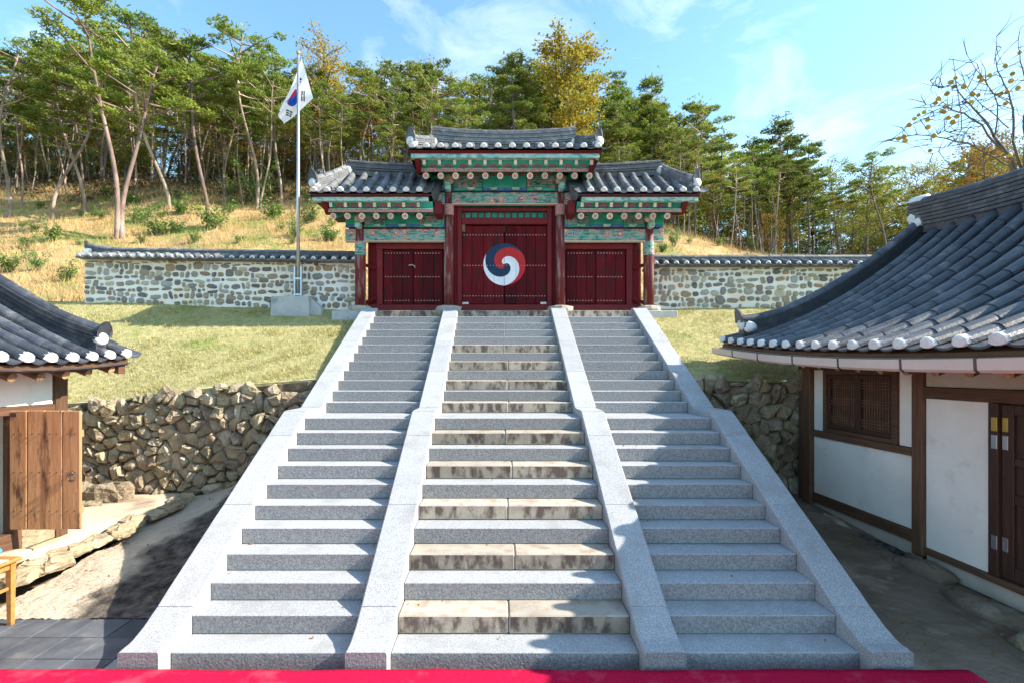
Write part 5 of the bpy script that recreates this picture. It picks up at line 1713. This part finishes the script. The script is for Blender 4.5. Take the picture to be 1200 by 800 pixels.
def make_broad(seed, leafmat, n_leaf, width, low, size=0.15, amp=0.3):
    g = np.random.default_rng(seed)
    tr, lv = MB(), Leaves()
    path = trunk_curve(g, 9.0, amp)
    path[0] = path[0] + np.array((0, 0, -0.5))
    tube_path(tr, [tuple(p) for p in path], 0.13, 0.02, 7)
    tips = []
    nb = 26
    for b in range(nb):
        f = low + (0.98 - low) * (b + g.uniform(0, 0.7)) / nb
        az = b * 2.4 + g.normal(0, 0.3)
        q = (f - low) / (1 - low)
        L = width * (0.55 + 0.6 * math.sin(math.pi * min(1, 0.15 + q * 0.85))) * g.uniform(0.7, 1.15)
        p0 = on(path, f)
        d = np.array((math.cos(az), math.sin(az), g.uniform(0.4, 1.1)))
        pts = [p0 + d * L * t * np.array((1, 1, 0.8 + 0.3 * t)) + g.normal(0, 0.04, 3) for t in (0, 0.35, 0.7, 1.0)]
        tube_path(tr, [tuple(p) for p in pts], 0.04, 0.008, 5)
        for k in range(5):
            t = g.uniform(0.3, 1)
            p1 = p0 + d * L * t
            d2 = g.normal(0, 1, 3); d2[2] = abs(d2[2]) * 0.8; d2 *= g.uniform(0.3, 0.7) * L * 0.45 / np.linalg.norm(d2)
            tube_path(tr, [tuple(p1), tuple(p1 + d2 * 0.5), tuple(p1 + d2)], 0.014, 0.004, 4)
            tips.append(p1 + d2); tips.append(p1 + d2 * 0.5)
    for c in tips + [on(path, 1.0)] * 3:
        k = max(3, int(n_leaf / len(tips)))
        for _ in range(k): lv.leaf(g, c + g.normal(0, 1, 3) * np.array((0.24, 0.24, 0.20)), size)
    return (mesh_of('trunk', tr.v, tr.f, 'bark', smooth=True, fix=False), mesh_of('crown', lv.v, lv.f, leafmat, fix=False))


def make_bare(seed, leafmat, n_leaf=160):
    g = np.random.default_rng(seed)
    tr, lv = MB(), Leaves()
    path = trunk_curve(g, 9.3, 0.5); path[0] = path[0] + np.array((0, 0, -0.5))
    tube_path(tr, [tuple(p) for p in path], 0.08, 0.012, 6)
    for b in range(16):
        f = 0.3 + 0.68 * b / 16; az = b * 2.4
        L = g.uniform(0.5, 1.5) * (1.1 - 0.5 * f); p0 = on(path, f)
        d = np.array((math.cos(az), math.sin(az), g.uniform(0.5, 1.3)))
        pts = [p0 + d * L * t + g.normal(0, 0.04, 3) for t in (0, 0.4, 0.75, 1)]
        tube_path(tr, [tuple(p) for p in pts], 0.025, 0.005, 4)
        for _ in range(n_leaf // 16): lv.leaf(g, pts[g.integers(1, 4)] + g.normal(0, 0.22, 3), 0.15)
    return (mesh_of('trunk', tr.v, tr.f, 'bark', smooth=True, fix=False), mesh_of('crown', lv.v, lv.f, leafmat, fix=False))


KIND = {}
for i in range(5): KIND['pine%d' % i] = make_pine(100 + i, 'umbrella', 'needles')
for i in range(2): KIND['twin%d' % i] = make_pine(120 + i, 'twin', 'needles')
for i in range(4): KIND['thin%d' % i] = make_pine(200 + i, 'thin', 'needles')
for i in range(4): KIND['tall%d' % i] = make_pine(140 + i, 'tall', 'needles_dark' if i % 2 else 'needles')
KIND['gold0'] = make_broad(160, 'leaf_gold', 9000, 1.75, 0.25, 0.17)
KIND['gold1'] = make_broad(161, 'leaf_gold', 2600, 1.7, 0.35)
KIND['rust0'] = make_broad(162, 'leaf_rust', 2300, 1.6, 0.40)
KIND['lime0'] = make_broad(163, 'leaf_lime', 4200, 2.1, 0.22)
KIND['lime1'] = make_broad(164, 'leaf_lime', 3000, 1.7, 0.25)
for i in range(3): KIND['bush%d' % i] = make_broad(180 + i, ['leaf_lime', 'leaf_rust', 'needles_dark'][i], 2600, 2.6, 0.08, 0.24, 0.4)
for i in range(3): KIND['bare%d' % i] = make_bare(170 + i, 'leaf_rust' if i != 1 else 'leaf_lime', 240)
LBL = {'bush': ('low bushy undergrowth tree', 'tree', 'bushy young trees in the wood', 'bushy_tree'),
       'pine': ('red pine with crooked bare trunk and flat green crown', 'pine tree', 'crooked red pines', 'pine_tree'),
       'thin': ('thin pale-stemmed pine with a small high crown', 'pine tree', 'thin pale-stemmed pines', 'pine_tree'),
       'twin': ('red pine forking low into two pale trunks', 'pine tree', 'forked red pines on the slope', 'pine_tree'),
       'tall': ('slim straight pine with layered branches', 'pine tree', 'slim straight pines', 'pine_tree'),
       'gold': ('golden-leaved autumn tree among the pines', 'tree', 'golden autumn trees among the pines', 'autumn_tree'),
       'rust': ('rust-brown autumn tree with thinning leaves', 'tree', 'rust-brown autumn trees', 'autumn_tree'),
       'lime': ('yellow-green broadleaf tree', 'tree', 'yellow-green broadleaf trees', 'broadleaf_tree'),
       'bare': ('thin nearly leafless young tree among pines', 'tree', 'thin young trees under the pines', 'young_tree')}


def plant_tree(kind, x, y, h, rz, wscale=1.0):
    lab, cat, grp, nm = LBL[kind[:4]]
    zx = VPX + F * x / y
    zone = 'upslope of the outbuilding' if zx < 200 else 'upslope of the flagpole' if zx < 420 else 'behind the gate' if zx < 720 else 'behind the wall beside the gate' if zx < 890 else 'beyond the tiled house'
    lab, grp = lab + ', ' + zone, grp + ', ' + zone
    z = hill_z(x, y)
    o = bpy.data.objects.new(nm, None); COL.objects.link(o)
    o.location = (x, y, z); o.rotation_euler = (0, 0, rz)
    s = h / 10.0
    o.scale = (s * wscale, s * wscale, s)
    tag(o, lab, cat, grp)
    for pn, me in zip(('trunk', 'crown'), KIND[kind]):
        c = bpy.data.objects.new(pn, me); COL.objects.link(c); c.parent = o
    return o


SKY = [(-60, 40), (0, 45), (60, 55), (95, 40), (140, 12), (190, 36), (250, 40), (310, 50), (350, 78), (385, 45), (430, 80), (480, 62), (540, 88), (600, 62), (640, 82), (685, 42), (715, 108), (770, 86), (815, 116),
       (860, 165), (905, 132), (950, 160), (985, 180), (1030, 178), (1080, 190), (1120, 170), (1160, 150), (1260, 150)]


def skyline(px):
    for (a, b), (c, d) in zip(SKY, SKY[1:]):
        if a <= px <= c: return lerp(b, d, (px - a) / (c - a))
    return 120


def by_px(kind, px, top, Y, rz, w=1.0):
    x = (px - VPX) * Y / F
    zt = EYE + (VPY - top) * Y / F
    return plant_tree(kind, x, Y, zt - hill_z(x, Y), rz, w)


tr_ = random.Random(5)
KEY = [('twin0', 140, 12, 19.5, 0.2, 1.05), ('pine0', 62, 60, 22, 1.0, 1.1), ('pine1', 100, 62, 23.5, 2.2, 1.1), ('pine2', 12, 48, 22, 4.0, 1.1), ('pine3', 200, 34, 23, 0.6, 1.1), ('pine4', 245, 40, 22.5, 3.1, 1.15),
       ('pine0', 300, 48, 24, 5.1, 1.05), ('pine1', 330, 70, 25, 1.2, 1.0), ('pine3', 425, 80, 27, 2.0, 1.1), ('pine4', 470, 62, 28, 0.3, 1.1), ('pine2', 500, 66, 29, 5.0, 1.1), ('rust0', 190, 28, 29, 0.0, 1.1),
       ('gold1', 385, 44, 28, 1.0, 1.1), ('gold1', 368, 64, 30, 2.8, 1.0), ('lime1', 548, 86, 31, 0.0, 1.1), ('tall1', 605, 60, 28, 1.0, 1.5), ('tall3', 628, 74, 30, 3.0, 1.5), ('gold0', 682, 41, 28, 0.5, 1.15),
       ('tall0', 724, 112, 29, 2.0, 1.4), ('tall2', 744, 116, 32, 0.5, 1.4), ('tall0', 770, 86, 31, 4.0, 1.05), ('tall1', 815, 114, 30, 2.5, 1.15), ('tall2', 838, 150, 33, 1.2, 1.2), ('tall0', 875, 158, 30, 0.2, 1.2),
       ('tall3', 908, 131, 29, 2.2, 1.15), ('tall2', 928, 148, 31, 3.3, 1.2), ('tall1', 948, 160, 30, 5.3, 1.2), ('pine4', 893, 165, 28, 2.0, 0.9), ('lime0', 985, 182, 30, 1.0, 0.95), ('lime1', 1015, 186, 28, 3.0, 1.0),
       ('pine1', 1040, 180, 27, 2.0, 1.0), ('lime0', 1062, 190, 29, 4.0, 1.0), ('gold1', 1095, 190, 30, 0.4, 1.1), ('lime1', 1125, 165, 25, 2.4, 1.1), ('rust0', 1165, 150, 23, 1.4, 1.25), ('lime0', 1200, 150, 24, 0.3, 1.1), ('gold1', 1245, 150, 25, 2.0, 1.1)]
OWN = {0: 'tall red pine forking into two pale trunks, its base just above the wall end', 3: 'leaning red pine at the far edge of the slope above the outbuilding roof', 5: 'red pine with a slim pale trunk, first one left of the flag', 11: 'orange-brown autumn crown showing above the red pines left of the flag',
       12: 'thin golden autumn tree standing right behind the flag', 15: 'dark full pine above the middle of the gate roof', 17: 'large golden autumn tree, the tallest one above the gate', 20: 'slender pointed pine, tallest right of the golden tree', 21: 'pointed pine standing clear above the right gate roof',
       24: 'tall dark pine, highest between the gate and the house roof', 34: 'rust-brown tree behind the persimmon branches'}
for q_, k_ in enumerate(KEY):
    o = by_px(*k_)
    if q_ in OWN:
        o['label'] = OWN[q_]
        del o['group']
for i in range(80):
    px = tr_.uniform(-50, 700); Y = tr_.uniform(28, 48)
    kind = tr_.choice(['pine0', 'pine1', 'pine2', 'pine3', 'pine4', 'tall0', 'tall1', 'lime1', 'gold1', 'pine3', 'rust0'])
    by_px(kind, px, skyline(px) + tr_.uniform(14, 75), Y, tr_.uniform(0, 6.28), tr_.uniform(0.95, 1.25))
for i in range(46):
    px = tr_.uniform(700, 1260); Y = tr_.uniform(30, 48)
    kind = tr_.choice(['tall0', 'tall1', 'tall2', 'tall3', 'lime0', 'lime1', 'gold1', 'pine2'])
    by_px(kind, px, skyline(px) + tr_.uniform(12, 60), Y, tr_.uniform(0, 6.28), tr_.uniform(0.95, 1.2))
for i in range(150):
    px = tr_.uniform(-50, 620) if i < 110 else tr_.uniform(620, 1100); Y = tr_.uniform(25, 42)
    by_px('bare%d' % tr_.randrange(3), px, skyline(px) + tr_.uniform(60, 130), Y, tr_.uniform(0, 6.28), tr_.uniform(0.9, 1.3))

for i in range(170):
    px = tr_.uniform(-50, 720) if i < 120 else tr_.uniform(720, 1250); Y = tr_.uniform(29, 62)
    x = (px - VPX) * Y / F
    plant_tree('bush%d' % tr_.randrange(3), x, Y, tr_.uniform(2.5, 4.6) * (1 if Y < 42 else 1.6), tr_.uniform(0, 6.28), 1.3)

for i in range(150):
    px = tr_.uniform(-40, 560) if i < 115 else tr_.uniform(560, 1130); Y = tr_.uniform(23.5, 36)
    by_px('thin%d' % tr_.randrange(4), px, skyline(px) + tr_.uniform(15, 90), Y, tr_.uniform(0, 6.28), tr_.uniform(0.8, 1.1))
for i in range(34):
    px = tr_.uniform(720, 1260); Y = tr_.uniform(36, 56)
    by_px(tr_.choice(['lime0', 'lime1', 'tall1', 'gold1', 'lime0']), px, skyline(px) + tr_.uniform(35, 80), Y, tr_.uniform(0, 6.28), tr_.uniform(1.0, 1.5))

for i in range(70):
    px = tr_.uniform(-50, 400); Y = tr_.uniform(31, 42); x = (px - VPX) * Y / F
    plant_tree('bush%d' % tr_.choice((0, 1, 2, 2)), x, Y, tr_.uniform(2.2, 4.0), tr_.uniform(0, 6.28), 1.5)

# brush and leaf litter under the trees
g = np.random.default_rng(77)
lv = Leaves()
for i in range(900):
    Y = g.uniform(25, 62); px = g.uniform(-60, 1260)
    if px > 720 and g.uniform() < 0.5: continue
    x = (px - VPX) * Y / F
    rr_, hh_ = g.uniform(0.35, 0.9), g.uniform(0.3, 1.1) * (1.0 if Y < 34 else 1.8)
    for _ in range(60):
        dx, dy = g.normal(0, rr_ * 0.6, 2)
        lv.leaf(g, np.array((x + dx, Y + dy, hill_z(x + dx, Y + dy) + abs(g.normal(0, 0.5)) * hh_)), g.uniform(0.09, 0.20))
mb = MB(); mb.v, mb.f, mb.m = lv.v, lv.f, [0] * len(lv.f)
tag(add('undergrowth', mb, 'litter', fix=False), 'brown brush and fallen leaves under the trees on the hill', 'undergrowth', kind='stuff')

# shrubs on the slope
SH = []
for sd in range(3):
    g = np.random.default_rng(300 + sd); tr, lv = MB(), Leaves()
    for b in range(9):
        az = b * 2.4; d = np.array((math.cos(az) * g.uniform(0.2, 0.9), math.sin(az) * g.uniform(0.2, 0.9), 1.0)) * g.uniform(0.4, 1.25)
        tube_path(tr, [(0, 0, -0.1), tuple(d * 0.5 + g.normal(0, 0.03, 3)), tuple(d)], 0.02, 0.005, 4)
        for _ in range(int(g.integers(30, 80))): lv.leaf(g, d * g.uniform(0.25, 1.05) + g.normal(0, 0.10, 3), 0.12)
    SH.append((mesh_of('stem', tr.v, tr.f, 'bark', fix=False), mesh_of('foliage', lv.v, lv.f, 'leaf_green', fix=False)))
shr = [(60, 283, 0.9), (78, 330, 0.75), (44, 318, 0.6), (12, 318, 0.8), (120, 258, 0.5), (162, 262, 1.0), (186, 276, 1.1), (250, 268, 1.3), (302, 240, 1.7), (318, 258, 1.3), (345, 280, 0.8), (330, 272, 0.5), (212, 250, 0.8), (385, 282, 0.7),
       (228, 284, 0.6), (280, 285, 0.5), (30, 290, 0.6), (790, 290, 0.7), (812, 287, 0.6), (840, 290, 0.8), (880, 293, 0.7), (930, 294, 0.8), (965, 295, 0.7), (270, 232, 0.9), (150, 240, 0.8), (362, 262, 0.9)]
sr_ = random.Random(8)
shr = [(a, b, c * 0.75) for a, b, c in shr] + [(sr_.uniform(0, 410), sr_.uniform(228, 292), sr_.uniform(0.2, 0.45)) for _ in range(34)] + [(sr_.uniform(770, 960), sr_.uniform(278, 296), sr_.uniform(0.2, 0.5)) for _ in range(14)]
for i, (px, py, hh) in enumerate(shr):
    best = min((abs(VPY - F * (hill_z((px - VPX) * Y / F, Y) - EYE) / Y - py), Y) for Y in [13.3 + 0.2 * q for q in range(110)])
    Y = best[1]; x = (px - VPX) * Y / F
    o = bpy.data.objects.new('shrub', None); COL.objects.link(o); o.location = (x, Y, hill_z(x, Y)); o.rotation_euler = (0, 0, i * 1.3); o.scale = (hh * sr_.uniform(0.7, 1.2), hh * sr_.uniform(0.7, 1.2), hh * sr_.uniform(0.8, 1.3))
    sz_ = 'tiny' if hh < 0.33 else 'small' if hh < 0.65 else 'knee-high'
    wh_ = 'upslope of the flagpole' if 200 < px < 500 else 'upslope of the outbuilding' if px <= 200 else 'beside the gate behind the right wall'
    tag(o, sz_ + ' leafy green shrub in straw grass, ' + wh_, 'shrub', sz_ + ' green shrubs ' + wh_)
    for pn, me in zip(('stem', 'foliage'), SH[i % 3]):
        c = bpy.data.objects.new(pn, me); COL.objects.link(c); c.parent = o

# persimmon tree beyond the right-hand roof
PY = 13.6
pb = at(1218, 300, PY); pb.z = hill_z(pb.x, PY)
pt = thing('persimmon_tree', 'bare persimmon tree hung with yellow fruit rising behind the tiled roof', 'tree', pb)
tr = MB(); g = np.random.default_rng(9)
zp = lambda X, Y, d=0.0: tuple(at(800 + X / 3.0, 40 + Y / 3.0, PY + d))
limbs = [([(1240, 640), (1205, 540), (1180, 490), (1100, 360), (1040, 280), (965, 205), (950, 90)], 0.10, 0.0), ([(1170, 480), (1100, 430), (1000, 385), (890, 360), (790, 358), (700, 382)], 0.05, 0.5),
         ([(1130, 410), (1050, 320), (985, 285), (930, 250), (860, 290), (770, 330)], 0.05, -0.4), ([(1205, 520), (1160, 380), (1165, 260), (1130, 180), (1105, 110), (1103, 10)], 0.07, 0.6),
         ([(1200, 480), (1200, 330), (1215, 200), (1190, 90), (1180, 20)], 0.06, -0.6), ([(1040, 280), (1000, 240), (940, 250), (880, 260), (845, 240)], 0.03, 0.3), ([(1100, 360), (1110, 250), (1050, 150), (1000, 75)], 0.035, -0.3),
         ([(965, 205), (935, 190), (900, 190), (870, 165)], 0.02, 0.2), ([(1150, 330), (1080, 270), (1010, 215), (985, 150)], 0.03, 0.8), ([(1000, 385), (930, 395), (880, 420)], 0.02, 0.2), ([(1205, 540), (1260, 400), (1290, 200)], 0.07, 0.2),
         ([(1050, 320), (1010, 330), (960, 340), (900, 345), (860, 390)], 0.02, 0.5), ([(1165, 260), (1120, 220), (1080, 200), (1040, 120)], 0.025, -0.8)]
tips = []
tr.ring_tube([tuple(pb + Vector((0, 0, -0.3))), tuple(pb + Vector((0.02, 0, 1.0))), zp(1240, 640)], [0.13, 0.10, 0.06], 8, cap=False)
for (pts, r0, dep) in limbs:
    P_ = [Vector(zp(a, b, dep * i / (len(pts) - 1))) for i, (a, b) in enumerate(pts)]
    fine = []
    for i in range(len(P_) - 1):
        for q in range(3): fine.append(P_[i].lerp(P_[i + 1], q / 3) + Vector(g.normal(0, 0.02, 3)))
    fine.append(P_[-1])
    tube_path(tr, [tuple(p) for p in fine], r0 * 0.55, 0.006, 6)
    for i in range(3, len(fine)):
        for _ in range(2):
            d = Vector(g.normal(0, 1, 3)); d.z = d.z * 0.6 + 0.25; d = d.normalized() * g.uniform(0.25, 0.8)
            e = fine[i] + d
            tube_path(tr, [tuple(fine[i]), tuple(fine[i] + d * 0.5 + Vector(g.normal(0, 0.04, 3))), tuple(e)], 0.012, 0.004, 4)
            tips.append(e)
add('branches', tr, 'bark', pt, smooth=True, fix=False)
fm = MB()
for j in range(6):
    th = math.pi * j / 5
    for i in range(8):
        a = 2 * math.pi * i / 8; fm.v.append((math.sin(th) * math.cos(a) * 0.062, math.sin(th) * math.sin(a) * 0.062, math.cos(th) * 0.055))
for j in range(5):
    for i in range(8): fm.face((j * 8 + i, j * 8 + (i + 1) % 8, (j + 1) * 8 + (i + 1) % 8, (j + 1) * 8 + i))
FR = mesh_of('persimmon', fm.v, fm.f, 'persimmon', smooth=True)
fr = [(960, 155), (940, 170), (955, 185), (990, 185), (930, 210), (900, 228), (890, 243), (1020, 212), (1045, 150), (1052, 163), (1080, 145), (1135, 112), (1160, 140), (1155, 165), (1185, 65), (1120, 210), (1140, 205), (1015, 238), (850, 275), (830, 285),
      (815, 298), (910, 270), (925, 255), (935, 295), (965, 290), (950, 310), (862, 302), (862, 328), (797, 320), (760, 368), (778, 362), (782, 376), (883, 358), (1135, 245), (1125, 437), (1150, 427), (870, 410), (1180, 190), (985, 445), (945, 170), (1040, 215), (920, 275)]
for (a, b) in fr:
    inst('persimmon', FR, pt, Matrix.Translation(zp(a, b, g.normal(0, 0.3))) @ Matrix.Scale(g.uniform(0.85, 1.2), 4))

# dry leaves blown onto the steps and the yard
g = np.random.default_rng(55); lv = Leaves()
for _ in range(90):
    k = int(g.integers(1, 23)); x = SX + g.uniform(-2.85, 2.85)
    if 1.0 < abs(x - SX) < 1.42: continue
    lv.leaf(g, np.array((x, (nose(k + 1) if k < 22 else 11.6) - abs(g.normal(0, 0.06)) - 0.02, RISE * k + 0.012)), 0.035)
for _ in range(70):
    y = g.uniform(4.4, 8.5); lv.leaf(g, np.array((g.uniform(3.5, 4.75), y, 0.045 + 0.36 * smooth01(((y - 2.0) / 7.1 - 0.2) / 0.8) + 0.05)), 0.04)
for _ in range(40):
    y = g.uniform(5.3, 8.5); u = g.uniform(0.1, 0.95); v = (y - 5.14) / 3.96
    lv.leaf(g, np.array((lerp(-5.2, -3.02, u), y, 0.08 + v * lerp(0.36, 1.33, u ** 1.3))), 0.04)
mb = MB(); mb.v, mb.f, mb.m = lv.v, lv.f, [0] * len(lv.f)
tag(add('fallen_leaves', mb, 'leaf_rust', fix=False), 'dry brown leaves scattered on steps and yard', 'leaves', kind='stuff')
